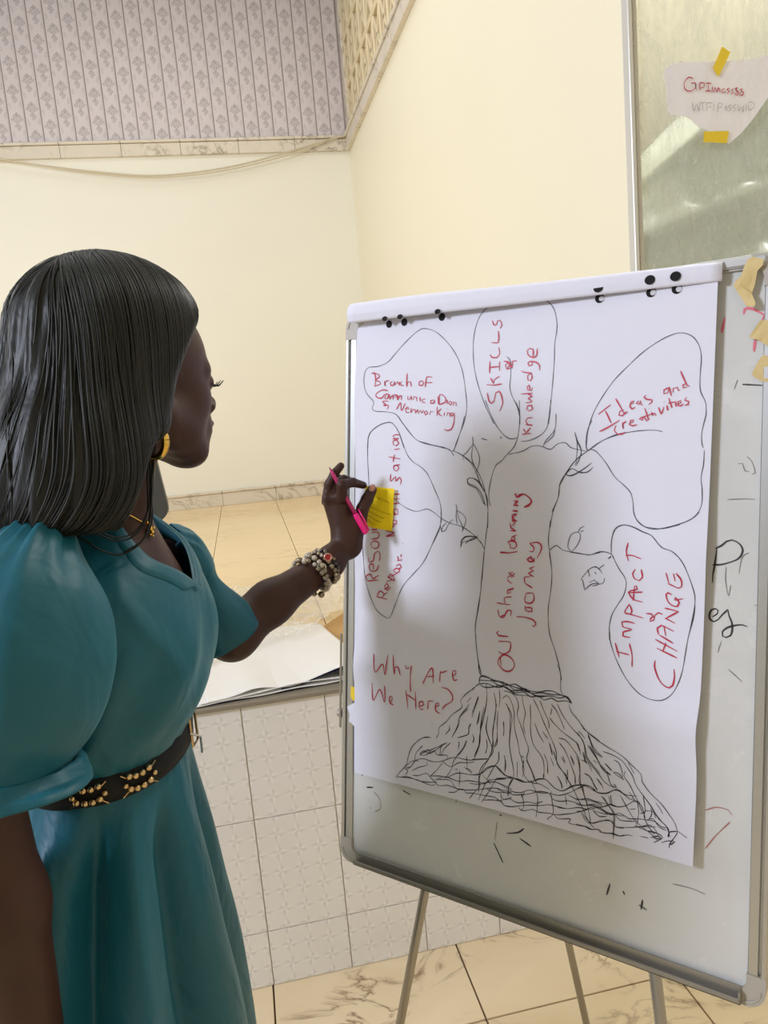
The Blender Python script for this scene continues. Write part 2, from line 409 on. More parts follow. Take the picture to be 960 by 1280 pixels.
# --- drooping cable under the back-wall trim
def cable(pts, r, lab):
    bm = bmesh.new(); add_tube(bm, spline([tuple(p) for p in pts], n=10), r, 6)
    return tag(bm_obj('cable', bm, mat('cable_sheath', srgb(208, 196, 168), .5), smooth=True), lab, 'cable')
yb = BACK_Y-.05
c1 = [P(-40, 197, yb), P(0, 200, yb), P(60, 208, yb), P(120, 215, yb), P(180, 219.5, yb), P(230, 217, yb), P(290, 208, yb), P(350, 193, yb), P(400, 178, yb), P(425, 171, yb), P(436, 170, yb)]
cable(c1, .006, 'upper strand of the pale cable sagging below the trim on the stage back wall')
c2 = [P(-40, 193, yb-.02), P(0, 199, yb-.02), P(50, 207, yb-.02), P(110, 216, yb-.02), P(170, 221.5, yb-.02), P(215, 221, yb-.02), P(270, 215, yb-.02), P(330, 202, yb-.02), P(380, 187, yb-.02), P(410, 174, yb-.02)]
cable(c2, .005, 'lower strand of the pale cable sagging below the trim on the stage back wall')

# --- hall shell outside the frame (gives bounce light and something for glossy things to mirror)
quad('wall_left', (FAR_L-.2, -3, 0), (FAR_L-.2, BACK_Y, 0), (FAR_L-.2, BACK_Y, 1.5), (FAR_L-.2, -3, 1.5), m_cream)
quad('wall_hall_back', (-3.2, -3, 0), (3.2, -3, 0), (3.2, -3, 4.6), (-3.2, -3, 4.6), m_cream)
quad('ceiling', (-3.2, -3, 4.6), (3.2, -3, 4.6), (3.2, STAGE_Y, 4.6), (-3.2, STAGE_Y, 4.6), mat('ceiling_paint', srgb(225, 220, 208), .8))

STROKES_SHEET = """b 1146,3792 1176,3868 1230,3998 1253,4107 1248,4205 1217,4393 1172,4517 1107,4622 1016,4720 938,4779 859,4809 799,4811 726,4774 631,4704 535,4621 466,4563 366,4533 264,4533 218,4495 207,4400 238,4303 317,4221 301,4168 335,4139 458,4125 557,4099 627,4018 759,3881 874,3838 1057,3796
b 259,3812 265,3908 301,3966 388,4016 480,4032 530,4016 587,3944 644,3803
r 291,4475 323,4479 336,4415 328,4362
r 291,4477 353,4467 379,4441 336,4415 382,4394 390,4375 322,4360
r 432,4402 440,4354 437,4384 461,4400 485,4398
r 518,4390 494,4380 500,4354 525,4354 541,4386 542,4353 574,4383 588,4347 594,4378
r 619,4380 597,4366 612,4346 636,4346
r 669,4447 664,4333 680,4375 705,4370 711,4330
r 826,4373 792,4364 793,4335 824,4331 837,4355 819,4373
r 853,4314 865,4398 885,4402 924,4394
r 852,4354 925,4349
r 469,4311 412,4321 348,4296 338,4273 370,4253 406,4251 434,4278 455,4283 435,4243 463,4239 477,4276 455,4289
r 470,4241 487,4275 492,4234 519,4271 527,4228 533,4270 575,4260 576,4223
r 541,4243 561,4268 572,4223 596,4259 613,4256 611,4221
r 679,4252 677,4226 696,4218 713,4249 718,4212
r 734,4214 740,4242 767,4235 772,4202
r 801,4235 808,4196
r 855,4218 825,4208 828,4188 858,4184
r 940,4202 910,4198 908,4175 934,4174 950,4201 950,4170
r 979,4233 989,4160 998,4243 1050,4217 1051,4178 993,4159
r 1070,4194 1070,4161
r 1095,4184 1083,4165 1102,4150 1117,4167 1095,4184
r 1128,4146 1133,4174 1155,4165 1155,4139
r 478,4220 414,4219 457,4183 421,4185 478,4182 464,4148
r 563,4140 604,4198 615,4128 653,4190
r 660,4143 692,4138 680,4159 656,4144 667,4108 698,4110
r 715,4146 711,4106 735,4134 756,4127 760,4098 779,4129 790,4097 809,4124 819,4095 840,4123
r 869,4115 846,4105 859,4080 883,4092 869,4115
r 903,4078 909,4108 938,4103
r 974,4144 973,4065
r 1016,4125 981,4093 1021,4061
r 1046,4095 1042,4064
r 1071,4122 1072,4118
r 1068,4059 1075,4088 1097,4082 1097,4054
r 1135,4080 1110,4081 1110,4057 1135,4066 1141,4079 1136,4002 1112,3948 1080,3938 1044,3950
b 1503,3976 1423,4130 1360,4285 1319,4439 1306,4592 1314,4721 1351,4835 1398,4894 1439,4919
b 1901,4913 1956,4883 2001,4817 2021,4723 2020,4653 2006,4564 2006,4452 1998,4301 1984,4129 1968,3998 1961,3957
b 1607,4505 1640,4465 1643,4349 1638,4255 1663,4180 1704,4114 1726,4051 1730,3967
r 1439,4231 1458,4160 1477,4143 1500,4158 1517,4226 1546,4235 1570,4186 1577,4132 1552,4075
r 1432,4296 1498,4288 1568,4292
r 1458,4535 1476,4512 1523,4507 1544,4532 1536,4586
r 1468,4630 1492,4627 1527,4624 1535,4665 1529,4717
r 1475,4803 1486,4773 1498,4765 1512,4770 1523,4798 1540,4800 1556,4778 1560,4755 1544,4733
r 1582,4470 1623,4461 1641,4449 1607,4410 1595,4437 1618,4457 1653,4411 1658,4463 1698,4462
r 1607,4405 1641,4412
b 2268,3766 2281,3894 2319,4020 2377,4125 2464,4245 2569,4347 2680,4440 2781,4500 2862,4533 2924,4542 2986,4523 3030,4481 3057,4424 3068,4351 3063,4252 3064,4153 3077,4107 3102,4051 3106,3970 3091,3899 3081,3836 3085,3772 3094,3745
b 2314,3764 2403,3821 2511,3856 2626,3876 2720,3880 2785,3876 2822,3866
r 2357,4011 2448,4077
r 2409,4035 2430,3995 2455,3941
r 2367,3883 2431,3912 2517,3960
r 2484,4118 2514,4068 2547,4009 2561,4003
r 2546,4036 2517,4025 2510,3996 2537,3992 2556,4013 2573,4017
r 2589,4064 2612,4081 2617,4093 2598,4090 2589,4054 2604,4036 2627,4047
r 2650,4093 2636,4075 2655,4067 2664,4092 2669,4064 2681,4058
r 2701,4128 2687,4115 2706,4099 2744,4092 2744,4078 2721,4061
r 2865,4172 2825,4157 2825,4129 2852,4136 2861,4170 2875,4112
r 2888,4134 2886,4162 2914,4169 2924,4145 2934,4149
r 2934,4280 2953,4234 2980,4177 2998,4169
r 2976,4192 2950,4180 2954,4161 2981,4168
r 2490,3925 2479,3886 2501,3861 2540,3860 2557,3874
r 2538,3947 2544,3898 2539,3932 2558,3946 2565,3950
r 2592,3935 2613,3943 2617,3957 2596,3956 2589,3925 2611,3915 2644,3923
r 2681,3978 2658,3960 2677,3954 2690,3977 2709,3948 2730,3961
r 2693,4039 2708,4000 2723,3952
r 2662,3969 2764,3997 2774,3980
r 2741,4008 2755,3979
r 2726,4035 2728,4033
r 2791,4038 2810,3990 2827,4040
r 2847,4049 2855,4011
r 2844,4021 2846,4019
r 2826,4076 2828,4074
r 2858,4099 2882,4028
r 2856,4062 2899,4069
r 2903,4073 2910,4036
r 2921,4053 2942,4061 2939,4075 2921,4070 2922,4044 2939,4038 2957,4051
r 2978,4096 2965,4078 2992,4065 2988,4045 2966,4041
b 276,3465 270,3561 258,3704 256,3860 265,3919 301,3966 388,4012 480,4033 530,4016 587,3944 630,3850 680,3745 742,3681 824,3634 891,3571 959,3447 1015,3335 1032,3245 1029,3167 1031,3133 977,3019 958,2984
b 578,4084 641,4006 759,3881 874,3832 1005,3804 1083,3784 1121,3757
b 1031,3794 1095,3782 1141,3726
b 1235,4053 1206,3944 1140,3775 1121,3759
b 1121,3776 1210,3735 1297,3679 1360,3602 1410,3505 1449,3375 1464,3289
b 1312,3881 1317,3815 1306,3734 1316,3674 1341,3630
b 1317,3826 1357,3765 1379,3700 1365,3624 1338,3581
b 1313,3815 1259,3751 1222,3724 1235,3691
b 1392,3864 1416,3859 1446,3850
b 1423,3440 1386,3505 1330,3539 1281,3539 1270,3504 1301,3477 1350,3461 1388,3407 1420,3342 1445,3321
b 562,3356 627,3310 711,3272 794,3256 886,3278 953,3255 1034,3203 1126,3165 1215,3146 1278,3120 1366,3064 1423,3007
b 1168,3327 1183,3272 1198,3217 1240,3141 1240,3097
b 1183,3272 1234,3245 1268,3202 1258,3153 1242,3108
b 1176,3282 1176,3216 1189,3161
b 1040,3094 1078,3102 1101,3147 1137,3193 1156,3193
b 1046,3100 1050,3134 1087,3169
b 1031,3133 1046,3089
b 1226,3003 1232,3031 1268,3060 1317,3067 1379,3065 1384,3081
b 1270,3000 1318,3040 1379,3065
b 1422,4173 1485,4030 1557,3921 1628,3860 1686,3853 1714,3865
b 1558,3857 1576,3872
b 1392,3862 1446,3850
b 1720,4155 1726,4051 1724,3946 1709,3852 1676,3780 1619,3728 1579,3681 1527,3644 1493,3559 1471,3451 1471,3376 1485,3317
b 1675,4158 1704,4104 1723,4030
b 1981,4139 1978,4038 1958,3937 1910,3877 1822,3838 1738,3828
b 2026,4035 2028,3974 2020,3914 1987,3869 1944,3825 1928,3784
b 2020,3924 2013,3873 1976,3834 1933,3804
b 1631,3730 1711,3742 1767,3757 1823,3787 1878,3793 1928,3782 1989,3762 2042,3801 2105,3810 2148,3773 2201,3757 2243,3748 2274,3741
b 2178,3888 2200,3827 2232,3756 2223,3697 2198,3637
b 2178,3888 2200,3797 2197,3707 2191,3632
b 2314,3759 2253,3726 2192,3677 2131,3598 2069,3486 2056,3390 2021,3292 2000,3159
b 2116,3562 2141,3608 2183,3607 2225,3582 2287,3587 2317,3616
b 2116,3567 2153,3557 2205,3577 2266,3617 2306,3648
b 2310,3972 2280,3904 2267,3825 2271,3765 2279,3743
b 1235,3718 1297,3668 1348,3592 1398,3483 1449,3397 1465,3278 1469,3139
b 1439,3321 1400,3418 1350,3472 1276,3499 1269,3532 1312,3543 1374,3505 1430,3429
r 1748,3885 1827,3890
r 1706,3416 1712,3390 1735,3395 1774,3417 1831,3381 1838,3355 1811,3329 1777,3312
r 1617,3298 1620,3296
r 1684,3363 1725,3359 1702,3342 1691,3326 1731,3327
r 1682,3284 1727,3283
r 1683,3252 1723,3259 1695,3242 1691,3205 1725,3201
r 1676,3162 1709,3185 1685,3200
b 2304,3755 2345,3739 2417,3659 2488,3552 2558,3489 2607,3436 2626,3365 2635,3288 2671,3223 2729,3189 2785,3182 2857,3192 2955,3219
b 2178,3888 2205,3807 2232,3746 2223,3697 2201,3652
b 2281,3884 2267,3825 2273,3760 2289,3745
b 2011,3282 2061,3405 2069,3497 2120,3588 2192,3677 2284,3745 2374,3807 2491,3857 2598,3872
b 2116,3567 2153,3562 2215,3587 2276,3627 2314,3656
b 2121,3578 2162,3613 2215,3589 2277,3585 2327,3624
b 2481,2983 2479,3070 2495,3159 2528,3194 2576,3203 2644,3188 2702,3162 2768,3132 2835,3056 2899,3036 2936,3010 2963,2984
b 2022,3007 2059,3029 2108,2996 2182,2985 2255,2977 2316,2971 2377,2992 2427,3001 2466,2994 2491,2979 2506,2946
b 2182,2990 2150,3014 2158,3085 2183,3126 2224,3137 2240,3128 2243,3089 2222,3038 2182,2990
b 2224,3137 2243,3168 2271,3184
b 2244,3143 2268,3149
b 2457,2952 2482,2973
b 218,3007 230,2839 241,2682 277,2539 352,2390 411,2336 495,2303 533,2336 581,2447 650,2594 760,2714 857,2813 939,2949 1030,3156 1028,3257
b 1465,3268 1465,3160 1447,2965 1435,2867 1420,2745 1408,2613 1380,2446 1363,2324 1371,2215
b 1419,2857 1421,2855
b 1367,3059 1416,3018 1447,2965
b 1227,2966 1233,3009 1269,3054 1330,3063 1379,3059
b 1227,2970 1251,3015 1331,3035 1379,3059
b 203,3007 211,3005
r 1714,3422 1698,3414 1714,3393 1737,3411 1776,3415 1816,3391 1844,3359 1825,3330 1780,3311
r 1700,3349 1727,3364 1723,3353 1704,3338 1728,3321
r 1679,3283 1726,3277
r 1681,3236 1723,3256 1680,3254 1681,3222 1722,3205
r 1666,3127 1718,3125 1673,3149 1667,3192
r 1678,3207 1718,3205
r 1731,3093 1688,3077 1681,3055 1713,3046 1700,3085
r 1646,3032 1682,3044 1721,3035 1730,3007 1706,2987 1675,2989 1674,3018 1658,3025
r 1591,2952 1659,2948 1738,2964
r 1838,3034 1865,3039 1906,3044 1937,3018 1930,2975 1900,2919
r 1838,3034 1877,3000 1870,2971 1835,2973
r 1816,2914 1835,2890 1870,2896 1885,2922
r 1824,2904 1855,2927 1862,2892
b 1441,2943 1438,2878 1414,2668 1389,2469 1366,2346 1368,2236 1393,2064 1431,1945
b 2001,2975 2022,2822 2011,2666 1993,2520 2005,2356 2051,2228 2092,2100 2114,2002
b 2161,2984 2234,2978 2316,2973 2397,2993
b 2250,2783 2265,2779 2281,2705
b 2281,2705 2337,2755 2398,2765
b 2255,2789 2317,2864 2368,2887 2398,2860
b 2307,2863 2319,2809
b 2316,2764 2362,2792
b 2357,2847 2372,2833
r 1584,2946 1665,2950
r 1853,2935 1819,2902 1847,2888 1880,2900 1847,2914
r 1880,2853 1835,2835 1874,2822 1829,2797 1874,2774
r 1800,2716 1795,2763 1846,2772
r 1800,2716 1862,2684
r 1806,2638 1868,2643 1874,2591 1846,2562 1801,2569 1801,2616 1812,2636
r 1801,2542 1808,2501 1858,2501 1858,2527 1802,2526
r 1729,2445 1803,2448 1871,2434 1894,2405 1877,2382 1860,2391
r 1658,2795 1686,2766 1710,2783 1687,2798 1675,2770 1709,2762
r 1646,2736 1658,2763 1692,2755
r 1646,2730 1686,2704
r 1698,2676 1698,2665 1651,2650 1646,2623 1675,2631 1669,2657
r 1553,2539 1617,2535 1676,2535
r 1629,2541 1623,2584 1686,2600
r 1565,2487 1578,2434 1607,2421 1630,2450 1653,2490 1682,2488 1677,2445
r 1590,2425 1619,2449
r 1580,2316 1557,2297 1575,2278 1663,2278
r 1575,2229 1663,2238 1681,2232 1676,2167 1619,2133 1577,2149
r 1630,2129 1590,2102 1574,2057 1605,2019 1653,1999 1699,2016 1720,2067 1683,2115 1625,2128 1596,2103 1604,2040
b 2635,3298 2651,3251 2700,3205 2766,3182 2839,3189 2920,3213 3007,3248 3050,3277 3079,3310
b 2337,2974 2397,3000 2456,2996 2486,2983
b 2486,2983 2536,2889 2585,2815 2590,2757 2571,2687 2528,2615 2490,2542 2473,2462 2474,2354
b 2481,2988 2483,3100 2505,3169 2538,3194 2576,3202 2634,3188 2702,3158 2768,3132 2807,3087 2844,3052 2908,3032 2954,2993 2999,2922 3044,2806 3064,2725 3059,2632 3040,2519 3022,2425
b 2457,2950 2482,2968
b 2357,2884 2398,2869 2413,2841
b 2388,2874 2430,2906
b 2433,2808 2423,2772 2387,2755
b 2337,2740 2387,2759 2352,2786
r 2602,3077 2591,3009 2608,2944
r 2586,2984 2632,2987 2698,2966
r 2656,2888 2638,2858 2652,2820 2685,2809 2707,2834 2699,2891
r 2662,2773 2671,2745 2624,2731 2604,2715 2709,2729
r 2652,2772 2643,2660
r 2609,2715 2643,2670 2710,2657
r 2615,2633 2582,2567 2635,2563
r 2615,2633 2635,2587 2626,2557
r 2587,2567 2716,2543
r 2660,2498 2598,2505 2564,2497 2570,2463 2637,2452 2575,2425 2573,2396 2629,2393
r 2735,2578 2772,2578 2786,2565 2768,2544 2764,2524 2791,2537 2795,2566 2823,2593 2850,2583
r 2870,2880 2889,2811
r 2937,2881 2973,2837 2975,2791 2956,2778 2884,2806
r 2920,2879 2933,2824
r 2912,2729 2884,2740 2871,2725 2885,2679 2913,2654 2949,2650 2962,2677 2934,2712 2930,2693 2988,2708
r 2863,2630 2958,2616
r 2869,2555 2958,2616
r 2867,2560 2937,2530
r 2826,2437 2816,2483 2843,2505 2930,2473
r 2830,2437 2927,2389
r 2861,2498 2876,2434
r 2518,2340 2550,2237
r 2525,2277 2622,2266
r 2621,2348 2642,2269 2644,2182
r 2804,2401 2955,2337
r 2814,2341 2956,2290
r 2877,2387 2856,2318
r 2807,2253 2803,2206 2833,2126 2871,2085 2908,2074 2930,2095 2940,2153 2936,2210
b 2474,2354 2478,2374 2470,2451
b 2470,2412 2484,2335 2526,2223 2598,2098 2678,2015 2746,1980 2812,1971 2866,1982 2919,2024 2961,2100 2994,2217 3024,2434 3060,2595 3065,2679
r 358,1971 385,1810 461,1892 493,1802 509,1979
r 565,1987 590,1822 597,1882 624,1891 655,1820
r 697,1918 714,1887 747,1903
r 763,1922 756,1818 754,1687
r 880,1779 966,1928 990,1802
r 919,1848 998,1866
r 1051,1823 1052,1918 1060,1902 1115,1927
r 1163,1890 1199,1912 1197,1939 1172,1935 1170,1891 1191,1856 1222,1871
r 342,1705 350,1546 426,1656 474,1549 480,1702
r 531,1547 560,1594 546,1616 527,1600 535,1548 573,1542
r 704,1696 720,1533
r 801,1706 802,1541
r 716,1656 803,1618
r 829,1569 883,1596 871,1623 837,1606 843,1554 883,1555
r 923,1563 931,1634 978,1642
r 1003,1600 1036,1617 1030,1639 1003,1623 1002,1565 1042,1549
r 1066,1780 1128,1773 1170,1722 1160,1674 1094,1628 1065,1588
R 964,1451 967,1448
b 1364,2280 1379,2150 1401,2022 1435,1935
b 1420,1864 1354,1810 1278,1740 1243,1688 1254,1639 1158,1559 1107,1493 1037,1428 1031,1376 1006,1325
b 953,1326 873,1305 806,1250 753,1181 720,1080
b 1133,1469 1136,1430 1096,1377
b 1316,1644 1234,1550 1222,1480 1160,1367
b 1414,1752 1379,1667 1346,1571
b 1334,1513 1312,1475 1313,1425 1211,1372
b 1354,1433 1367,1397 1355,1361
b 1299,1361 1275,1300 1214,1220
b 1230,1347 1225,1290
b 1455,1729 1456,1727
b 1116,1313 1059,1267 1047,1185
b 1097,1304 968,1226 848,1160
b 1458,1681 1426,1519 1422,1375 1376,1232
b 1420,1640 1402,1525
b 1346,1741 1299,1687
b 946,1327 873,1305 779,1222 739,1143 713,1043 659,972 603,906
b 610,908 687,920 811,930 892,920 972,916 1005,935
b 653,914 729,935 838,925 932,935 1025,957
b 848,1154 928,1217 955,1211 915,1168 848,1154 888,1198 955,1188 1097,1307
b 693,1004 755,1029 809,1099 889,1128 969,1122 1061,1142 1150,1190 1214,1207 1327,1211 1509,1261
b 700,1017 768,1079 836,1099
b 714,996 741,1014 768,1044
b 769,997 837,1041 930,1085 916,1111
b 795,1085 808,1157 874,1241
b 686,1002 728,988 701,946
b 1133,1464 1140,1431 1096,1377
b 1148,1320 1085,1250 1060,1188
b 994,1220 1021,1191 1124,1207 1112,1176
b 928,1183 1007,1228
b 1340,1519 1322,1477 1317,1426 1211,1372
b 1324,1680 1297,1641 1234,1561 1210,1467 1160,1367
b 1420,1640 1389,1512
b 1354,1433 1370,1398 1361,1363
b 1299,1372 1275,1312 1201,1206 1170,1143 1165,1108 1115,1023
b 1484,1708 1444,1578 1421,1430 1416,1363 1369,1242
b 1492,1609 1480,1529 1487,1465 1531,1354 1509,1272 1450,1160 1421,1076 1426,1011 1380,956 1332,888
b 1575,1725 1552,1598 1539,1453 1549,1357
b 1629,1591 1636,1527 1634,1473
b 1664,1741 1689,1657 1689,1527 1685,1418 1711,1273
b 1577,1488 1578,1407 1561,1371
b 1592,1339 1595,1269 1558,1212
b 1645,1318 1652,1260 1651,1185
b 1476,1419 1489,1367 1478,1299
b 1224,1346 1231,1314 1219,1278
b 951,992 1063,1017 1115,1017 1203,1071 1266,1086 1353,1094 1439,1125 1498,1177 1570,1215 1618,1188 1666,1156 1713,1161
b 777,958 838,971 918,1007 972,973 1038,931 1129,952 1231,943 1331,961 1429,990 1561,1033 1657,1035 1715,1033
b 998,968 1102,1020 1230,1010 1329,1039 1452,1051 1560,1082 1644,1075 1715,1060
b 958,993 1023,1065 1074,1134
b 1074,1145 1152,1116 1227,1167 1302,1183 1376,1205
b 1190,1108 1209,1101 1215,1119
b 1290,1136 1328,1133 1353,1116
b 1301,1239 1309,1129
b 1241,1114 1237,966
b 1353,1105 1278,1144
b 1129,896 1193,909 1243,946 1294,946 1294,930 1380,945 1466,949 1563,957 1623,934 1647,913 1718,921
b 1024,979 1141,1001 1205,948 1281,954
b 1330,1022 1379,1022 1476,1051 1524,1089 1596,1112 1666,1134
b 1443,883 1514,999 1560,1087 1584,1125
b 1418,899 1476,1045 1524,1100
b 1451,1116 1525,1057
b 1716,995 1646,962 1610,1012
b 1477,1012 1562,1000 1715,1033
b 1455,908 1563,935 1623,934
b 1681,987 1685,1074 1713,1145
b 1399,2021 1412,1959 1439,1931
b 2075,2118 2104,2051 2109,1961 2116,1918 2130,1900
B 1419,1869 1427,1924 1481,1926 1566,1913 1637,1908 1708,1893 1755,1885 1812,1884 1881,1864 1958,1882 2013,1881 2067,1885 2131,1890 2174,1873 2202,1843
B 1414,1863 1485,1879 1546,1867 1593,1864 1651,1879 1711,1857 1767,1871 1847,1869 1915,1854 1981,1860 2046,1871 2111,1867 2163,1891
B 1423,1896 1507,1904 1590,1911 1662,1891 1730,1912 1788,1895 1857,1881 1935,1883 2000,1904 2054,1908 2109,1892 2174,1883 2207,1844
B 1426,1859 1475,1845 1558,1864 1610,1883 1669,1866 1734,1845 1813,1863 1871,1836 1937,1853 1982,1830 2047,1856 2090,1838 2154,1854 2207,1844
B 1493,1933 1543,1904 1604,1877 1673,1898 1745,1862 1823,1891 1869,1867 1926,1846 2003,1864
B 1421,1923 1456,1938 1505,1925
b 1699,1850 1746,1831 1826,1839 1893,1835
b 1641,1846 1700,1839 1746,1810 1768,1749 1753,1669 1786,1578 1822,1489 1852,1411 1838,1334 1883,1249 1913,1182 1930,1155
b 1413,1868 1354,1798
b 1414,1764 1372,1666 1346,1604
b 1483,1879 1489,1765 1462,1614 1421,1452 1411,1339 1369,1242
b 1492,1603 1475,1506 1500,1424 1544,1334 1497,1253
b 1420,1640 1402,1525
b 1553,1820 1569,1735 1558,1610 1535,1496 1537,1387 1509,1272 1426,1144 1417,965
b 1600,1849 1606,1775 1597,1706
b 1635,1592 1636,1516 1631,1472
b 1584,1670 1576,1559 1578,1450 1555,1370
b 1630,1779 1665,1812 1700,1780 1725,1697 1729,1556 1760,1445 1779,1353 1813,1339
b 1652,1750 1696,1680 1706,1606 1689,1484 1691,1377 1723,1233 1725,1159 1680,1062
b 1797,1835 1809,1767 1823,1693 1804,1603 1821,1532
b 1869,1778 1867,1669 1866,1562 1890,1461 1959,1382 1982,1324 1985,1210
b 1894,1825 1937,1748 1978,1648 2033,1543 2078,1449 2091,1349 2158,1282 2213,1193
b 1949,1824 1981,1745 2017,1666 2019,1609
b 2042,1809 2090,1755 2146,1629
b 2091,1823 2143,1723 2215,1643 2288,1576 2316,1501 2332,1444 2427,1356
b 2023,1700 2066,1655 2130,1605 2215,1561 2258,1529 2275,1462
b 2098,1552 2152,1547 2217,1489 2260,1428 2273,1340 2269,1258 2307,1187
b 2104,1517 2153,1465 2198,1373 2237,1281 2239,1220
b 2028,1496 2052,1412
b 1986,1398 2010,1341 2017,1259
b 1967,1577 2011,1528
b 1907,1682 1910,1681
b 1963,1450 1965,1446
b 2186,1835 2198,1786 2259,1720 2309,1657 2422,1594
B 2289,1668 2320,1649
b 2257,1641 2309,1590
b 2048,1779 2035,1723
b 2122,1407 2156,1369
b 2197,1434 2225,1369
b 2036,1388 2065,1327
b 2093,1257 2127,1213 2139,1175
b 2163,1294 2170,1213
b 2304,1327 2356,1309 2388,1247
b 2330,1615 2371,1543 2423,1494
b 2330,1544 2393,1468 2425,1430
b 1757,1294 1759,1167
b 1785,1343 1815,1254 1805,1178
b 1592,1339 1593,1269 1546,1193 1488,1081
b 1639,1317 1658,1262 1651,1190
b 1482,1409 1489,1356 1472,1297
b 1351,1222 1424,1241 1497,1259
b 1353,1094 1427,1116 1486,1179 1570,1215 1642,1161 1725,1153 1806,1141 1885,1165 1952,1197 2007,1205 2074,1159 2139,1154 2212,1209 2285,1237 2348,1242 2399,1220
b 1596,1117 1666,1140 1759,1156 1829,1146
b 1900,1633 1933,1554 1979,1490
b 2290,1485 2313,1409
b 1836,1323 1872,1257 1907,1181
b 1572,1112 1643,1134 1725,1153 1806,1146 1874,1157 1941,1199 2007,1205 2074,1159 2139,1154 2213,1203 2285,1237 2358,1239 2410,1208 2480,1220 2539,1260 2608,1253
b 1572,1085 1632,1072 1703,1046 1785,1050 1864,1091 1954,1093 2031,1107 2108,1111 2182,1145 2245,1191 2296,1229
b 1570,1209 1630,1169 1713,1151
b 1573,1036 1645,1021 1727,1020 1808,1040 1887,1071 1954,1103 2031,1107 2054,1071 2119,1067 2183,1089 2247,1090 2310,1086 2392,1118 2453,1114 2512,1150 2562,1143 2610,1161
b 1629,952 1693,979 1763,965 1855,994 1922,1000 1978,1031
b 1575,938 1623,945 1647,913 1718,921 1810,955 1900,979 1978,999 2033,1019 2110,1023 2185,1028 2269,1060 2352,1067 2423,1101 2484,1083 2553,1082 2612,1088
b 1776,930 1811,913 1901,947 1946,938 2035,952 2089,956 2175,984 2270,1025 2352,1077
b 2042,1130 2054,1061 2067,960 2019,906 2030,899
b 2068,955 2112,931 2208,957 2193,923 2272,924 2334,932 2376,924 2427,938 2458,922 2537,940 2587,935 2616,953
b 1796,1048 1815,999 1816,936 1793,908
b 1825,1065 1797,1016
b 1885,1155 1932,1071 1934,967 1925,891
b 1725,1148 1685,1074 1686,1026
b 1616,992 1629,930
b 1814,1318 1804,1231 1839,1175 1885,1155 1953,1160 2031,1138
b 1979,1209 1982,1251
b 2023,1500 2046,1411
b 2057,1445 2091,1359 2147,1290 2213,1203 2267,1116 2311,1046 2354,968 2396,939
b 1981,1407 2010,1341 2015,1259
b 2133,1420 2155,1374
b 1963,1450 1965,1449
b 2197,1439 2230,1380
b 2173,1327 2180,1236
b 2093,1257 2127,1203 2133,1168
b 2232,1279 2238,1230
b 2296,1234 2313,1158 2341,1095
b 2161,1129 2174,1051
b 2304,1327 2346,1317 2409,1222
b 2402,1315 2439,1279 2455,1244
b 2182,1135 2246,1120 2330,1132 2412,1133 2452,1124
b 2291,1021 2344,965 2435,1000 2505,1029 2556,994 2615,1001
b 2372,1083 2424,1037 2480,1050
b 2451,1193 2503,1127 2534,1077 2538,901
b 2393,1068 2454,1065 2553,1082
b 2496,1205 2512,1150
b 2465,1439 2516,1397
b 2526,1385 2606,1350
b 2281,1423 2333,1414 2365,1356
b 2374,1443 2405,1425
b 2330,1544 2393,1468 2446,1390 2507,1360
b 2330,1625 2372,1523 2434,1477
b 2295,1486 2323,1402
b 2425,1425 2476,1378 2508,1297 2549,1277
b 2533,1303 2553,1278
b 2099,1015 2164,1022
b 2269,1706 2320,1649 2391,1603 2492,1559 2582,1525 2661,1470 2729,1418 2735,1372 2798,1302 2874,1246 2930,1186 2972,1132 2985,1089
b 2443,1524 2523,1512 2593,1483 2643,1427 2672,1386 2693,1333 2742,1278 2800,1216 2848,1154 2886,1117
b 2631,1483 2681,1412
b 2529,1479 2564,1467 2589,1414 2595,1367
b 2618,1421 2605,1379 2645,1330 2685,1263 2715,1213 2745,1144
b 2526,1389 2565,1389 2600,1358
b 2460,1438 2511,1396
b 2533,1303 2553,1283
b 2304,1327 2346,1317 2388,1257 2409,1232
b 2402,1315 2449,1262
b 2341,1547 2393,1478 2435,1408 2507,1365
b 2330,1636 2371,1543 2444,1479
b 2247,1629 2299,1548 2322,1442 2406,1361 2468,1297 2539,1275
b 2237,1555 2275,1472
b 2239,1443 2266,1379 2280,1250 2308,1167 2341,1075 2365,970
b 2244,1221 2306,1237 2369,1222 2420,1210 2490,1228 2559,1270 2618,1246 2704,1258
b 2245,1191 2317,1239
b 2480,1225 2549,1262 2598,1251 2648,1224 2696,1222 2735,1199 2755,1147 2765,1111
b 2246,1110 2329,1142 2401,1140 2492,1144 2562,1143 2630,1171 2677,1213 2725,1216
b 2247,1080 2300,1084 2382,1105 2433,1104 2502,1137
b 2249,1025 2311,1046 2382,1095 2453,1085 2514,1071 2583,1100 2651,1080 2709,1096 2775,1105 2831,1111 2878,1086 2924,1090
b 2290,1036 2365,970 2455,1011 2525,1025 2556,994 2653,1017 2729,1044 2776,1057 2841,1076
b 2383,1066 2424,1037 2484,1051
b 2441,1190 2513,1120 2544,1070 2538,901
b 2510,1218 2522,1143
b 2579,1236 2630,1161 2670,1104 2710,1048
b 2553,1082 2584,1051 2690,1071
b 2251,929 2314,931 2366,921 2427,938 2437,921 2518,934 2587,935 2645,961 2683,961
b 2731,975 2778,981 2792,978
b 2705,1230 2717,1146 2710,1057
b 2727,1139 2745,1144 2773,1171 2820,1174 2858,1137 2886,1117 2924,1090 2934,1055
b 2742,1278 2810,1200 2840,1132
b 2801,1198 2811,1162 2793,1119
b 2837,1245 2875,1199 2885,1178
b 2747,1269 2764,1168 2755,1128 2785,1069 2833,1017
b 2646,1273 2686,1225
b 2690,1090 2729,1053 2805,1018 2853,984
b 2729,1044 2804,1075 2842,1047 2861,1015
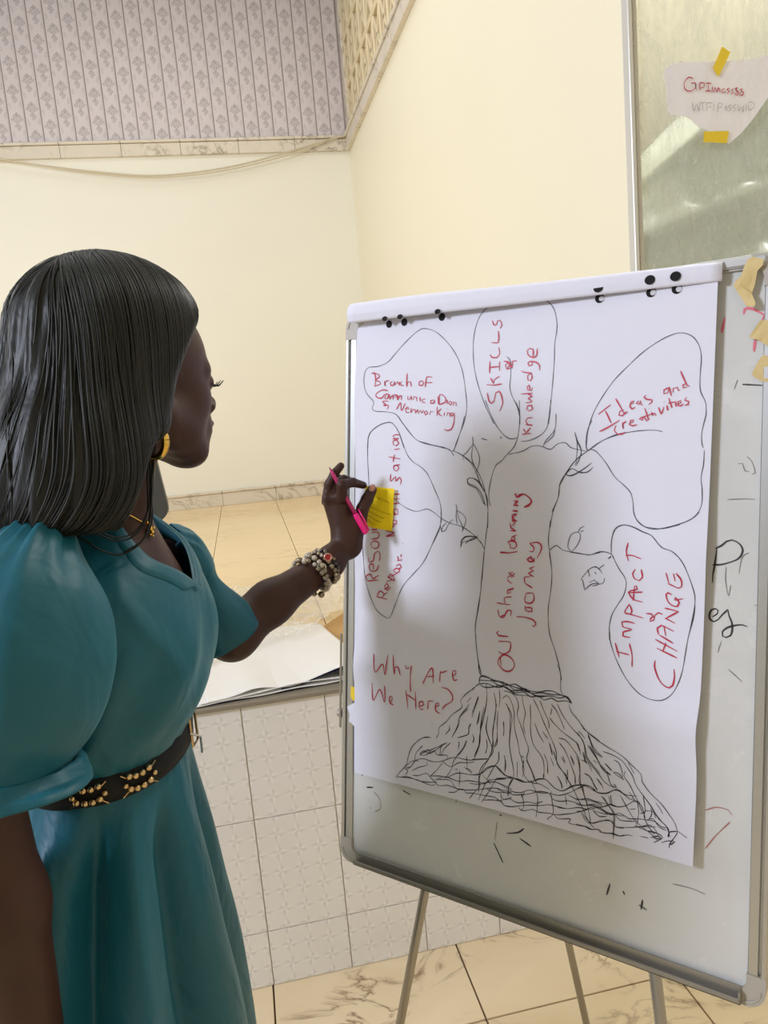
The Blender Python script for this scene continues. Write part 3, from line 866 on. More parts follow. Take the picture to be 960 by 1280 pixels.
B 2825,990 2880,1002 2861,1015 2806,989
B 2830,959 2889,1014 2842,1033 2786,1031
B 2881,974 2926,1001 2971,1008 2936,976 2987,1071 2985,1084 2933,1064 2925,1034 2943,1035
B 2886,1117 2914,1097 2934,1046 2925,1025
b 2985,1089 3055,1058
b 2936,976 2936,953
b 2650,1147 2697,1165
b 2775,1105 2821,1127 2860,1081 2915,1069
b 2691,1043 2777,1029 2842,1029
b 3101,3731 3098,3636 3084,3541 3093,3462 3090,3351 3041,3270 2935,3215 2826,3186 2728,3194
r 1467,4347 1496,4299
r 1496,4302 1501,4331 1547,4355
r 1459,4483 1458,4385
r 1545,4473 1544,4397
r 1458,4432 1545,4433
r 1734,4201 1832,4200
r 1809,4227 1803,4266 1785,4253 1792,4228 1822,4222 1831,4246
r 1821,4356 1788,4340 1791,4307 1814,4299 1826,4322 1821,4356
r 1731,4384 1756,4369 1821,4358
r 1802,4450 1789,4436 1800,4415 1825,4420 1824,4442 1802,4450 1858,4438 1887,4407 1887,4373
r 1831,4483 1830,4539 1803,4551 1781,4535 1788,4503 1824,4479 1859,4488 1865,4547
r 1776,4129 1830,4136 1796,4163 1830,4178 1793,4194
r 1807,4063 1784,4083 1795,4107 1826,4106 1835,4078 1807,4063
r 1782,3892 1760,3930
r 1787,3896 1822,3936
r 1778,3961 1837,3952
r 1800,3958 1778,3988 1793,4009 1837,4012
b 2002,3225 1993,3105 1994,3035 2006,2965 2019,2853
b 2005,2987 2031,3015 2060,3030 2086,3015
r 479,3027 579,3038
r 479,3027 566,3063 485,3080 575,3127
r 541,3157 560,3176 588,3167 586,3142 558,3136 541,3157
r 497,3220 597,3227
r 593,3223 552,3237 547,3265 586,3271 598,3233
r 533,3318 604,3322
r 497,3355 610,3362
r 542,3398 609,3403
r 510,3397 514,3396
r 510,3577 511,3514 562,3557 563,3514 606,3550 622,3522 611,3484
r 546,3610 541,3647 581,3653 595,3626 566,3605 546,3610
r 541,3653 606,3659
r 486,3730 611,3708
r 548,3749 533,3683
r 543,3792 602,3798
r 501,3793 505,3791
r 534,3835 530,3865 570,3874 592,3847 566,3825 534,3835
r 526,3885 593,3888
r 546,3890 525,3912 557,3922 599,3918
r 271,2614 399,2634
r 275,2614 258,2657 305,2678 333,2632
r 329,2635 400,2678
r 339,2714 340,2766 305,2770 293,2735 322,2706 376,2720 398,2769
r 292,2831 295,2790 341,2803 356,2864 397,2891 417,2859 407,2804
r 332,2922 316,2952 351,2980 399,2972 402,2932 361,2913 332,2922
r 324,2996 392,3008 408,3040 391,3061 323,3055
r 322,3077 391,3087
r 342,3081 322,3108
r 375,2483 490,2469
r 375,2483 412,2537 457,2510 425,2477
r 441,2495 493,2533
r 457,2554 505,2585 485,2610 459,2581 489,2547 523,2580
r 477,2623 553,2652
r 493,2671 569,2640 530,2698 497,2658
r 526,2674 602,2713
r 551,2729 589,2752 622,2738 594,2711 554,2726
r 579,2768 624,2791 639,2762 599,2749
r 593,2819 652,2831
r 613,2824 602,2860
r 637,2852 642,2880
r 653,2977 659,2972"""
STROKES_BOARD = """w 3171,3061 3210,3082 3242,3113 3275,3124 3318,3104 3341,3070 3339,3034 3314,2997 3256,2968 3206,2952 3157,2948
w 3181,3062 3176,3001 3169,2936 3161,2888 3160,2824
w 3165,2591 3194,2615 3199,2638 3183,2649 3158,2639 3144,2605 3150,2569 3174,2558 3199,2574 3228,2614 3261,2650
w 3261,2650 3268,2610 3287,2564 3290,2509 3279,2474 3253,2459 3231,2466 3229,2494 3259,2526 3310,2548 3353,2556 3384,2547
g 3239,3397 3361,3403 3411,3400
g 3243,2941 3242,2846 3262,2744 3274,2817
g 3323,2900 3342,3011 3384,3045
g 3225,2430 3211,2380 3204,2347
g 3273,2244 3361,2170
g 3420,2696 3441,2695
p 3312,4634 3318,4667 3360,4666 3438,4611 3425,4582
p 3386,4456 3381,4380
p 3197,4629 3184,4556 3180,4525
w 3315,4169 3449,4152
g 3286,4202 3266,4141
g 3299,3639 3328,3639 3343,3592 3371,3584
g 3355,3685 3384,3654 3407,3576 3386,3568
g 3453,3668 3465,3653 3457,3637
f 3147,1242 3221,1282 3295,1280 3317,1253
f 3308,1203 3225,1092 3153,974
w 2501,528 2477,432
w 2597,502 2609,475
w 2739,482 2729,406
w 2711,435 2770,416
g 2943,662 3068,668 3160,656
G 206,831 222,828
w 265,722 343,740
g 344,702 409,654 423,572 359,517
w 307,547 315,540
w 657,788 743,767
w 1594,810 1614,812
w 1658,674 1759,711 1808,756
w 1770,667 1870,629
w 1546,566 1631,428
g 1574,747 1556,589
g 1206,869 1189,805"""
STROKES_WIFI = """R 5869,10975 5808,10989 5746,10926 5760,10849 5835,10835 5896,10873 5892,10924 5837,10920
R 5898,10924 5902,10834
R 5956,10834 5958,10923 6019,10918 6003,10872 5957,10867
R 6034,10923 6111,10917
R 6071,10917 6069,10832
R 6026,10833 6109,10832
R 6124,10814 6125,10883
R 6145,10813 6156,10875 6185,10818 6208,10869 6231,10812
R 6294,10855 6256,10843 6262,10804 6293,10822 6299,10804
R 6362,10862 6324,10847 6355,10821 6317,10796
R 6417,10854 6386,10841 6410,10810 6370,10790
R 6464,10866 6433,10854 6463,10820 6432,10789 6463,10776 6479,10814 6442,10841 6473,10861
R 6535,10852 6504,10845 6525,10819 6494,10788 6534,10775 6547,10813 6510,10835 6541,10850
g 5847,10707 5866,10603 5907,10680 5936,10602 5953,10705
g 5984,10692 5988,10601
g 5953,10692 6030,10704
g 6043,10600 6045,10691 6121,10695
g 6044,10644 6105,10651
g 6135,10599 6143,10689
g 6196,10585 6204,10688 6260,10675 6228,10636 6197,10637
g 6289,10596 6306,10661 6320,10596
g 6383,10673 6336,10647 6383,10621 6335,10587
g 6445,10672 6398,10646 6445,10620 6407,10586
g 6477,10671 6482,10593 6523,10644 6538,10579 6555,10670
g 6586,10670 6585,10591
g 6617,10695 6626,10604 6695,10642 6680,10694 6617,10695"""

# ================================================================== FLIP-CHART EASEL (leaning whiteboard on a tripod)
BO = np.array([0.0974, 1.2849, 0.6567]); BU = np.array([0.70492, -0.70923, -0.0092]); BV = np.array([0.1190, 0.1055, 0.9873])
BV = BV-BU*(BU@BV); BU = BU/np.linalg.norm(BU); BV = BV/np.linalg.norm(BV); BN = np.cross(BU, BV)
MB = Matrix([[BU[i], BV[i], BN[i], BO[i]] for i in range(3)]+[[0, 0, 0, 1]])   # board space: (across, up, out) -> world
MBI = MB.inverted()
def on_board(px, py, off=0.0):
    d = RC.T @ np.array([(px-480)/FPX, -(py-640)/FPX, -1.0]); o = BO+BN*off
    k = ((o-EYE)@BN)/(d@BN); q = EYE+d*k-o
    return (float(q@BU), float(q@BV), off)
def board_root(name, label, cat, group=None, loc=(0, 0, 0)):
    e = empty(name, (0, 0, 0), label, cat, group); e.matrix_world = MB @ Matrix.Translation(loc); return e

BW, BH = .711, 1.003
m_white = mat('whiteboard_enamel', srgb(212, 212, 210), .17, 0, .55)
n = NT(m_white); v = n.coord('Object'); sm_ = n.noise(v, 7, 5, .65, .6)
n.color(n.mix(sm_, srgb(205, 206, 204), srgb(222, 222, 222))); n.rough(n.ramp(sm_, [(.35, (.14, .14, .14)), (.7, (.34, .34, .34))]))
m_cap = mat('grey_plastic_corner', srgb(176, 170, 160), .45)
m_dark = mat('dark_groove', srgb(48, 46, 42), .6)
m_leg = mat('silver_painted_tube', srgb(168, 160, 148), .38, .55)
easel = board_root('flipchart_easel', 'silver framed whiteboard easel on tripod legs, leaning back beside the woman', 'easel')
def bb(name, lo, hi, m, bev=.001, par=easel, seg=1):
    bm = bmesh.new(); add_box(bm, lo, hi, bev, seg=seg); return bm_obj(name, bm, m, par, local=True)
bb('writing_panel', (.012, .012, -.012), (BW-.012, BH-.012, 0), m_white, 0)
RW = .023
def rail(lo, hi, ax):
    """frame rail: outer bead, dark groove, flat inner face; ax = axis across the rail, lo/hi the box"""
    bm = bmesh.new(); L, Hh = list(lo), list(hi); wv = hi[ax]-lo[ax]
    a = list(lo); b = list(hi); outer_low = lo[ax] < .1
    seg = [(0, .30, .007), (.30, .42, .0005), (.42, 1.0, .005)] if outer_low else [(0, .58, .005), (.58, .70, .0005), (.70, 1.0, .007)]
    for (f0, f1, top) in seg:
        a = list(lo); b = list(hi); a[ax] = lo[ax]+wv*f0; b[ax] = lo[ax]+wv*f1; b[2] = top
        add_box(bm, a, b, .0012 if top > .001 else 0)
    return bm_obj('frame_rail', bm, m_alu, easel, local=True)
rail((0, .042, -.018), (RW, BH-.036, .006), 0); rail((BW-RW, .042, -.018), (BW, BH-.036, .006), 0)
rail((.036, 0, -.018), (BW-.036, RW*.8, .006), 1); rail((.036, BH-RW*.8, -.018), (BW-.036, BH, .006), 1)
def corner(cx, cy, sx, sy):
    bm = bmesh.new(); r = .024; k = 10
    out = [(cx+sx*(r-r*math.cos(a)), cy+sy*(r-r*math.sin(a))) for a in [math.pi/2*i/k for i in range(k+1)]]
    # L-shaped cap with a rounded outside and a rounded inside corner
    outer = [(cx, cy+sy*.043)] + out[::1] + [(cx+sx*.040, cy)]
    r2 = .014
    inner = [(cx+sx*(RW+.001), cy+sy*.043)] + [(cx+sx*(RW+.001+r2-r2*math.cos(a)), cy+sy*(RW*.8+r2-r2*math.sin(a))) for a in [math.pi/2*i/k for i in range(k+1)]] + [(cx+sx*.040, cy+sy*RW*.8)]
    lo = [bm.verts.new((x, y, -.019)) for x, y in outer]; hi = [bm.verts.new((x, y, .0075)) for x, y in outer]
    li = [bm.verts.new((x, y, -.019)) for x, y in inner]; hi2 = [bm.verts.new((x, y, .0065)) for x, y in inner]
    N_ = len(outer)
    for i in range(N_-1):
        bm.faces.new((lo[i], lo[i+1], hi[i+1], hi[i])); bm.faces.new((hi[i], hi[i+1], hi2[i+1], hi2[i]))
        bm.faces.new((hi2[i], hi2[i+1], li[i+1], li[i])); bm.faces.new((li[i], li[i+1], lo[i+1], lo[i]))
    bm.faces.new((lo[0], hi[0], hi2[0], li[0])); bm.faces.new((lo[-1], li[-1], hi2[-1], hi[-1]))
    # fine raised bead that follows the outer edge
    add_tube(bm, [(cx+sx*(.006+(r-.006)*(1-math.cos(a))), cy+sy*(.006+(r-.006)*(1-math.sin(a))), .0078) for a in [math.pi/2*i/8 for i in range(9)]], .0012, 6)
    return bm_obj('corner_cap', bm, m_cap, easel, local=True)
for cx, sx in ((0, 1), (BW, -1)):
    for cy, sy in ((0, 1), (BH, -1)): corner(cx, cy, sx, sy)
# pen tray
bm = bmesh.new()
add_box(bm, (.036, .0055, .005), (.682, .0078, .018), .0007); add_box(bm, (.036, .0055, .0165), (.682, .0120, .0190), .0010)
add_box(bm, (.036, .0055, .0055), (.682, .024, .0085), .0008); add_box(bm, (.679, .0055, .006), (.682, .020, .019), .0008)
bm_obj('pen_tray', bm, mat('grey_tray', srgb(150, 146, 138), .35, .5), easel, local=True)
bb('tray_groove', (.036, .0030, .006), (.682, .0052, .0165), m_dark, .0005)
bb('clamp_bar', (.02, BH-.016, .004), (BW-.02, BH-.002, .010), mat('grey_clamp_bar', srgb(186, 186, 186), .4, .2), .003)
# height-adjusting knob on the left rail
bm = bmesh.new(); add_tube(bm, [(-.004, .27, -.004), (-.014, .27, -.004)], .009, 12); add_tube(bm, [(-.006, .245, .004), (-.006, .42, .004)], .0022, 6)
bm_obj('adjusting_knob', bm, m_leg, easel, smooth=False, local=True)
def leg(A, B, r, foot=True):
    bm = bmesh.new(); A = Vector(A); B = Vector(B); mid = A.lerp(B, .22)
    add_tube(bm, [A, mid], r, 14); add_tube(bm, [mid, B], r*.86, 14); add_tube(bm, [mid-(B-A).normalized()*.02, mid+(B-A).normalized()*.015], r*1.25, 14)
    o = bm_obj('leg', bm, m_leg, easel, smooth=True)
    bm = bmesh.new(); d = (B-A).normalized(); add_tube(bm, [B-d*.03, Vector((B.x, B.y, .004))], r*1.2, 12)
    f_ = bm_obj('rubber_foot', bm, m_dark, o, smooth=True); return o
W_ = lambda s, t, o: MB @ Vector((s, t, o))
def leg_to_floor(a, b, r):
    A, B = W_(*a), W_(*b); d = B-A; k = (A.z-.014)/(-d.z); leg(A, A+d*k, r)
leg_to_floor((.262, .53, -.04), (.106, -.298, -.04), .0095)
leg_to_floor((.478, .53, -.04), (.568, -.104, -.04), .0105)
A = W_(.217, .706, -.06); Fp = Vector(at(752, 1366, 2, 0.014)); leg(A, Fp, .0085)
bb('tripod_head', (.19, .50, -.075), (.53, .75, -.030), m_leg, .006)
bb('back_bracket', (.20, .56, -.034), (.52, .60, -.010), m_alu, .002)

# ------------------------------------------------------------------ paper
def off(s, t):
    """stand-off of the written sheet from the board face: curl at the right, two soft folds across"""
    return (.006+.010*max(0, (s-.25)/.39)**2+.005*math.exp(-((t-.365)/.03)**2)+.004*math.exp(-((t-.60)/.05)**2)
            + .006*(max(0, (.6-t)/.43))**2*max(0, s-.3)/.34)
m_sheet = mat('flipchart_paper', srgb(223, 223, 237), .62, 0, .35)
n = NT(m_sheet); n.bump(n.noise(n.coord('Object', (3, 14, 3)), 2.2, 3, .5), .10, .01)
pad = board_root('flipchart_pad', 'flip-chart pad with a drawn tree and red handwriting hanging on the whiteboard', 'flipchart pad', loc=(0, 0, 0))
def sheet_pt(u, q, extra=0.0):
    """u across 0..1, q up 0..1 on the written sheet"""
    t_bot = .171+.006*(u-.5); t = t_bot+(.990-t_bot)*q
    sl = .024+.006*(1-q)**2-.004*math.exp(-((q-.82)/.1)**2)
    sr = .6255-.0065*(1-q)**1.2-.0035*math.exp(-((q-.22)/.05)**2)+.007*q
    s = sl+(sr-sl)*u
    return (s, t, off(s, t)+extra)
def sheet_mesh(name, extra, shift=(0, 0), m=m_sheet, par=pad, nu=36, nv=90):
    vs = []; fs = []
    for j in range(nv+1):
        for i in range(nu+1):
            a = sheet_pt(i/nu, j/nv, 0); vs.append((a[0]+shift[0], a[1]+shift[1], max(.0025, a[2]*(1 if extra == 0 else .45)+extra)))
    for j in range(nv):
        for i in range(nu):
            a = j*(nu+1)+i; fs.append((a, a+1, a+nu+2, a+nu+1))
    return mesh(name, vs, fs, m, par, smooth=True, local=True)
sheet_mesh('written_sheet', 0.0)
under = sheet_mesh('page_underneath', -.001, (-.004, .004))
# pages flipped over the top
def roll(name, dr, ds, low):
    nu = 40; vs = []; fs = []; nk = 22
    for i in range(nu+1):
        u = i/nu; s = .0205+ds+(.6375-.0205-ds)*u
        r = .021+(.011-.021)*u+dr+.0008*math.sin(u*9); cx = .010-.003*u; cy = 1.003-.013*u-.002+.0015*math.sin(u*5)
        prof = [(-.045, .86), (-.032, .93)]
        for k in range(12):
            a = math.pi-math.pi*k/11*1.06; prof.append((cx+r*math.cos(a)*(1.0 if a < math.pi/2 else 1.9), cy+r*math.sin(a)))
        tl = (.985+low-.014*u); prof += [(cx+r*.98, cy-.004), (cx+r*.86, tl+.004), (cx+r*.78, tl)]
        for (o, t) in prof: vs.append((s, t, o))
        M_ = len(prof)
    for i in range(nu):
        for k in range(M_-1):
            a = i*M_+k; fs.append((a, a+1, a+M_+1, a+M_))
    o = mesh(name, vs, fs, m_sheet, pad, smooth=True, local=True)
    sd = o.modifiers.new('pages', 'SOLIDIFY'); sd.thickness = .0016; sd.offset = 0
    return o
roll('flipped_pages', 0, 0, 0); roll('flipped_pages', -.0035, .004, .003)
# punched holes
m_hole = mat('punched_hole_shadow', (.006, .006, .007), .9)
def disc(c, r, name='punched_hole', m=m_hole, sx=1.0, par=pad, k=20):
    bm = bmesh.new(); vs = [bm.verts.new((c[0]+sx*r*math.cos(2*math.pi*i/k), c[1]+r*math.sin(2*math.pi*i/k), c[2])) for i in range(k)]
    bm.faces.new(vs); return bm_obj(name, bm, m, par, recalc=False, local=True)
m_tab = mat('torn_hole_tab', srgb(205, 205, 212), .7)
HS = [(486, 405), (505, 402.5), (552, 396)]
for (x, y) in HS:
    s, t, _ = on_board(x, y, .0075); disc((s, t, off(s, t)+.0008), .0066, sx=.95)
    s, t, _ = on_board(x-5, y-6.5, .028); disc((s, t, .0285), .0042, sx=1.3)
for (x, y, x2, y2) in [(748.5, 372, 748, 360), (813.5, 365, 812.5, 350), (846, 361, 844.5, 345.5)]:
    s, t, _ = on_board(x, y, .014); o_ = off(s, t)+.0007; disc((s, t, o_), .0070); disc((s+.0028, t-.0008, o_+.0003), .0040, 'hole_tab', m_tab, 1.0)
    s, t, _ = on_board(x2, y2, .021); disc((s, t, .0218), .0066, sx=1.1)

# ------------------------------------------------------------------ pen strokes on the sheet, the board and the note
ink = {'b': (mat('black_pen', srgb(46, 42, 48), .5), .0012), 'B': (None, .0016), 'r': (mat('red_marker', srgb(186, 34, 66), .5), .0022), 'R': (None, .0026),
       'w': (mat('black_whiteboard_marker', srgb(52, 50, 54), .5), .0026), 'g': (mat('rubbed_out_marker', srgb(128, 124, 122), .6), .0014),
       'f': (mat('faded_red_marker', srgb(176, 122, 116), .6), .0018), 'p': (mat('pink_marker', srgb(226, 112, 132), .5), .0036), 'G': (mat('dark_green_marker', srgb(30, 84, 80), .5), .006)}
def strokes(data, keys, name, to3, par, scale=1.0, lift=.0004, local=True, wmul=1.0):
    vs, fs = [], []; m0 = None
    for line in data.strip().split('\n'):
        k, *pp = line.split()
        if k not in keys: continue
        mm, wd = ink[k]; mm = mm or ink[k.lower()][0]; m0 = m0 or mm
        pts = [np.array([float(a)/5000 for a in q.split(',')]) for q in pp]
        sp = spline(pts, step=.0035); wd = wd*wmul
        L = [0.0]
        for a, b in zip(sp, sp[1:]): L.append(L[-1]+np.linalg.norm(b-a))
        base = len(vs)
        for i, p in enumerate(sp):
            d = sp[min(i+1, len(sp)-1)]-sp[max(i-1, 0)]; d = d/(np.linalg.norm(d)+1e-9); nn = np.array([-d[1], d[0]])
            e = min(1, .55+min(L[i], L[-1]-L[i])/.004); h = wd/2*e*(.88+.22*math.sin(L[i]*160+base))
            for sg in (1, -1):
                q = p+nn*h*sg; vs.append(to3(q[0], q[1], lift))
        for i in range(len(sp)-1):
            a = base+2*i; fs.append((a, a+1, a+3, a+2))
    return tag(mesh(name, vs, fs, m0, par, local=local), kind='stuff')
on_sheet = lambda s, t, l: (s, t, off(s, t)+l)
strokes(STROKES_SHEET, 'bB', 'tree_drawing', on_sheet, pad, lift=.0005)
strokes(STROKES_SHEET, 'rR', 'handwriting', on_sheet, pad, lift=.0008)
on_panel = lambda s, t, l: (s, t, l)
strokes(STROKES_BOARD, 'w', 'marker_writing', on_panel, easel); strokes(STROKES_BOARD, 'g', 'faded_marks', on_panel, easel)
strokes(STROKES_BOARD, 'f', 'faded_red_writing', on_panel, easel); strokes(STROKES_BOARD, 'p', 'pink_writing', on_panel, easel, lift=.0006); strokes(STROKES_BOARD, 'G', 'green_dot', on_panel, easel)

# ------------------------------------------------------------------ tapes
def crumple(name, poly, m, par=None, amp=.002, cuts=3, thick=.0004, seed=1, local=False, nrm=Vector((0, -1, 0)), freq=60):
    """flat torn piece from its outline, with creases pushed along nrm"""
    bm = bmesh.new(); vs = [bm.verts.new(p) for p in poly]; f = bm.faces.new(vs)
    bmesh.ops.triangulate(bm, faces=[f]); bmesh.ops.subdivide_edges(bm, edges=bm.edges, cuts=cuts, use_grid_fill=True)
    rnd = random.Random(seed); ph = [rnd.uniform(0, 6) for _ in range(6)]; dr = [Vector((rnd.uniform(-1, 1), rnd.uniform(-1, 1), rnd.uniform(-1, 1))) for _ in range(6)]
    for v in bm.verts:
        h = sum(abs(math.sin(v.co.dot(dr[i])*freq*(1+.5*i)+ph[i]))/(1+.6*i) for i in range(5))-1.3
        v.co += nrm*h*amp
    r = bmesh.ops.solidify(bm, geom=bm.faces[:], thickness=thick)
    return bm_obj(name, bm, m, par, local=local)
m_mask = mat('masking_tape', srgb(214, 190, 128), .55)
n = NT(m_mask); n.color(n.mix(n.noise(n.coord('Object'), 60, 3), srgb(222, 202, 146), srgb(200, 172, 108)))
def tape(polypx, lab, offb, seed, amp=.0016):
    root = board_root('masking_tape', lab, 'tape', 'crumpled masking tape on the easel')
    polys = polypx if isinstance(polypx[0], list) else [polypx]
    for i, pp in enumerate(polys):
        crumple('tape_strip', [on_board(900+x/8, 320+y/8, offb+.003*i) for x, y in pp], m_mask, root, amp, 3, .0004, seed+i, True, Vector((0, 0, 1)), 70)
tape([[(140, 315), (150, 265), (215, 200), (245, 100), (275, 40), (330, 8), (445, 35), (430, 95), (375, 150), (345, 300), (318, 378)],
      [(150, 322), (215, 300), (318, 375), (357, 465), (350, 505), (270, 507)]], 'crumpled masking tape folded over the top right edge of the whiteboard', .012, 3)
tape([[(295, 800), (405, 645), (560, 640), (560, 760), (470, 805), (400, 842), (310, 825)], [(375, 840), (480, 795), (560, 790), (560, 930), (470, 895)]],
     'creased masking tape across the pink writing on the whiteboard', .006, 11)
tape([[(318, 1180), (350, 1110), (410, 1015), (480, 950), (570, 960), (570, 1260), (500, 1265), (415, 1250), (335, 1205)]],
     'lowest masking tape on the right side of the whiteboard', .004, 21, .001)
m_ytape = mat('yellow_tape', srgb(236, 204, 44), .5)
r_ = board_root('yellow_paper_strip', 'small yellow sticky strip under the left edge of the flip-chart sheet', 'sticky strip')
crumple('strip', [on_board(400+x/4.93, 840+y/4.93, .0045) for x, y in [(192, 88), (225, 95), (228, 168), (205, 178), (190, 150)]], m_ytape, r_, .0006, 2, .0003, 5, True, Vector((0, 0, 1)))
r_ = board_root('paper_scrap', 'torn white paper scrap tucked behind the left rail of the easel', 'paper')
crumple('scrap', [on_board(400+x/4.93, 840+y/4.93, .0045) for x, y in [(168, 212), (215, 188), (240, 200), (232, 300), (212, 335), (178, 300), (185, 262)]], m_sheet, r_, .001, 2, .0003, 6, True, Vector((0, 0, 1)))

# ------------------------------------------------------------------ note taped to the glass
m_note = mat('torn_note_paper', srgb(243, 240, 246), .65)
n = NT(m_note); n.bump(n.noise(n.geo(), 20, 4, .5), .5, .01)
NY = GY-.010
note = empty('wifi_note', tuple(at(890, 130, 1, NY)), 'torn white paper note lettered in red, taped to the window glass', 'note')
npx = lambda x, y, yy=NY: Vector(at(820+x/6.857, 50+y/6.857, 1, yy))
crumple('note_paper', [npx(*p) for p in [(128, 200), (300, 190), (500, 186), (620, 182), (720, 176), (800, 166), (960, 130), (1080, 112), (1075, 300), (960, 490), (850, 650), (740, 790), (622, 892), (590, 870), (430, 775), (350, 735), (290, 680), (245, 655), (125, 642)]],
        m_note, note, .0009, 4, .0003, 8)
crumple('folded_edge', [npx(*p, NY+.002) for p in [(128, 198), (130, 226), (128, 420), (127, 642), (108, 600), (94, 520), (80, 380), (68, 272), (76, 240), (124, 226)]], m_note, note, .0006, 2, .0003, 9)
strokes(STROKES_WIFI, 'R', 'red_lettering', lambda s, t, l: (s, NY-.0045, t), note, local=False, wmul=.95)
strokes(STROKES_WIFI, 'g', 'pencil_lettering', lambda s, t, l: (s, NY-.0045, t), note, local=False, wmul=.8)
for i, (pp, lab) in enumerate([([(566, 55), (638, 105), (535, 318), (487, 240)], 'yellow tape strip slanting over the top edge of the torn note'), ([(410, 785), (625, 780), (605, 885), (405, 875)], 'yellow tape strip across the bottom tip of the torn note')]):
    o = crumple('yellow_tape', [npx(*p, NY-.006) for p in pp], m_ytape, None, .0003, 2, .0003, 30+i)
    tag(o, lab, 'tape', 'yellow tapes holding the note')

# ------------------------------------------------------------------ things on the stage
SZ = STAGE_Z
cpx = lambda x, y, z=SZ: Vector(at(230+x/4.3636, 720+y/4.3636, 2, z))
stack = empty('paper_pad', tuple(cpx(450, 600)), 'white flip-chart pad with a navy cover lying at the stage edge', 'paper pad')
def wavy(name, corners, z0, waves, m, nu=60, nv=26):
    """sheet over four corners (front left, front right, back right, back left); waves(u,q) gives the lift"""
    a, b, c_, d = [Vector((p.x, p.y, 0)) for p in corners]; vs = []; fs = []
    for j in range(nv+1):
        for i in range(nu+1):
            u, q = i/nu, j/nv; p = (a*(1-u)+b*u)*(1-q)+(d*(1-u)+c_*u)*q
            vs.append((p.x, p.y, z0+waves(u, q)))
    for j in range(nv):
        for i in range(nu):
            k = j*(nu+1)+i; fs.append((k, k+1, k+nu+2, k+nu+1))
    o = mesh(name, vs, fs, m, stack, smooth=True); s_ = o.modifiers.new('thickness', 'SOLIDIFY'); s_.thickness = .0008; return o
m_pad = mat('blank_pad_paper', srgb(248, 245, 240), .5)
m_navy = mat('navy_pad_cover', srgb(22, 28, 66), .35)
F0, F1, G1, G0 = cpx(60, 722), cpx(905, 565), cpx(745, 276), cpx(-40, 330)
for q_ in (F0, F1): q_.y = max(q_.y, STAGE_Y-.004)
wavy('cover', (F0, F1, G1, G0), SZ+.0015, lambda u, q: .0, m_navy, 30, 12)
wavy('sheet', (F0+Vector((.00, -.004, 0)), F1+Vector((.03, -.004, 0)), G1, G0), SZ+.0035, lambda u, q: .003*math.sin(u*8)**2*(1-q)**2, m_pad)
wavy('sheet', (F0+Vector((.01, -.003, 0)), F1+Vector((.05, -.003, 0)), G1, G0), SZ+.007, lambda u, q: (.009*math.exp(-((u-.58)/.22)**2)+.002)*(1-q)**1.5, m_pad)
wavy('sheet', (F0+Vector((.03, -.002, 0)), F1+Vector((.05, .002, 0)), G1, G0), SZ+.010, lambda u, q: (.013*math.exp(-((u-.30)/.13)**2)+.034*smoothstep(.45, .95, u))*(1-q)**1.6+.001, m_pad)
wavy('cover', (F0*.45+F1*.55+Vector((0, -.001, 0)), F1+Vector((.05, -.001, 0)), G1, G0*.45+G1*.55), SZ+.010, lambda u, q: .026*smoothstep(.0, .85, u)*(1-q)**2.2-.001, m_navy, 30, 12)
# cardboard
bm = bmesh.new(); cc = [cpx(760, 276), cpx(935, 560), cpx(1150, 330), cpx(900, 180)]
lo = [bm.verts.new((p.x, p.y, SZ+.0001)) for p in cc]; hi = [bm.verts.new((p.x, p.y, SZ+.0008)) for p in cc]
bm.faces.new(lo[::-1]); bm.faces.new(hi)
for i in range(4): bm.faces.new((lo[i], lo[(i+1) % 4], hi[(i+1) % 4], hi[i]))
tag(bm_obj('cardboard_sheet', bm, mat('brown_cardboard', srgb(196, 156, 98), .8)), 'brown cardboard sheet lying beside the white pad on the stage', 'cardboard')
# clear film wrapper
m_clear = bpy.data.materials.new('clear_crinkled_film'); m_clear.use_nodes = True; t = m_clear.node_tree; n = NT(m_clear)
n.b.inputs['Base Color'].default_value = (.93, .9, .82, 1); n.b.inputs['Roughness'].default_value = .12; n.b.inputs['Specular IOR Level'].default_value = 1.0
tr = n.node('ShaderNodeBsdfTransparent'); mx = n.node('ShaderNodeMixShader'); lw = n.node('ShaderNodeLayerWeight'); lw.inputs[0].default_value = .35
n.set(mx.inputs[0], n.math('ADD', .16, n.math('MULTIPLY', lw.outputs[1], .5))); t.links.new(tr.outputs[0], mx.inputs[1]); t.links.new(n.b.outputs[0], mx.inputs[2]); t.links.new(mx.outputs[0], t.nodes['Material Output'].inputs[0])
poly = [cpx(420, 400), cpx(560, 412), cpx(700, 360), cpx(800, 270), cpx(930, 240), cpx(960, 60), cpx(760, 40), cpx(640, 60), cpx(420, 100), cpx(250, 130), cpx(200, 260), cpx(300, 380)]
bm = bmesh.new(); vs = [bm.verts.new((p.x, p.y, SZ+.016)) for p in poly]; f = bm.faces.new(vs); bmesh.ops.triangulate(bm, faces=[f])
bmesh.ops.subdivide_edges(bm, edges=bm.edges, cuts=9, use_grid_fill=True)
rnd = random.Random(4); D = [(Vector((rnd.uniform(-1, 1), rnd.uniform(-1, 1), 0)).normalized(), rnd.uniform(25, 85), rnd.uniform(0, 6)) for _ in range(7)]
for v in bm.verts:
    h = sum(abs(math.sin(v.co.dot(d_)*f_+p_))*(30/f_) for d_, f_, p_ in D); v.co.z = SZ+.018+.011*h
tag(bm_obj('plastic_wrapper', bm, m_clear), 'crinkled clear plastic wrapper lying on the white pad', 'plastic wrapper')

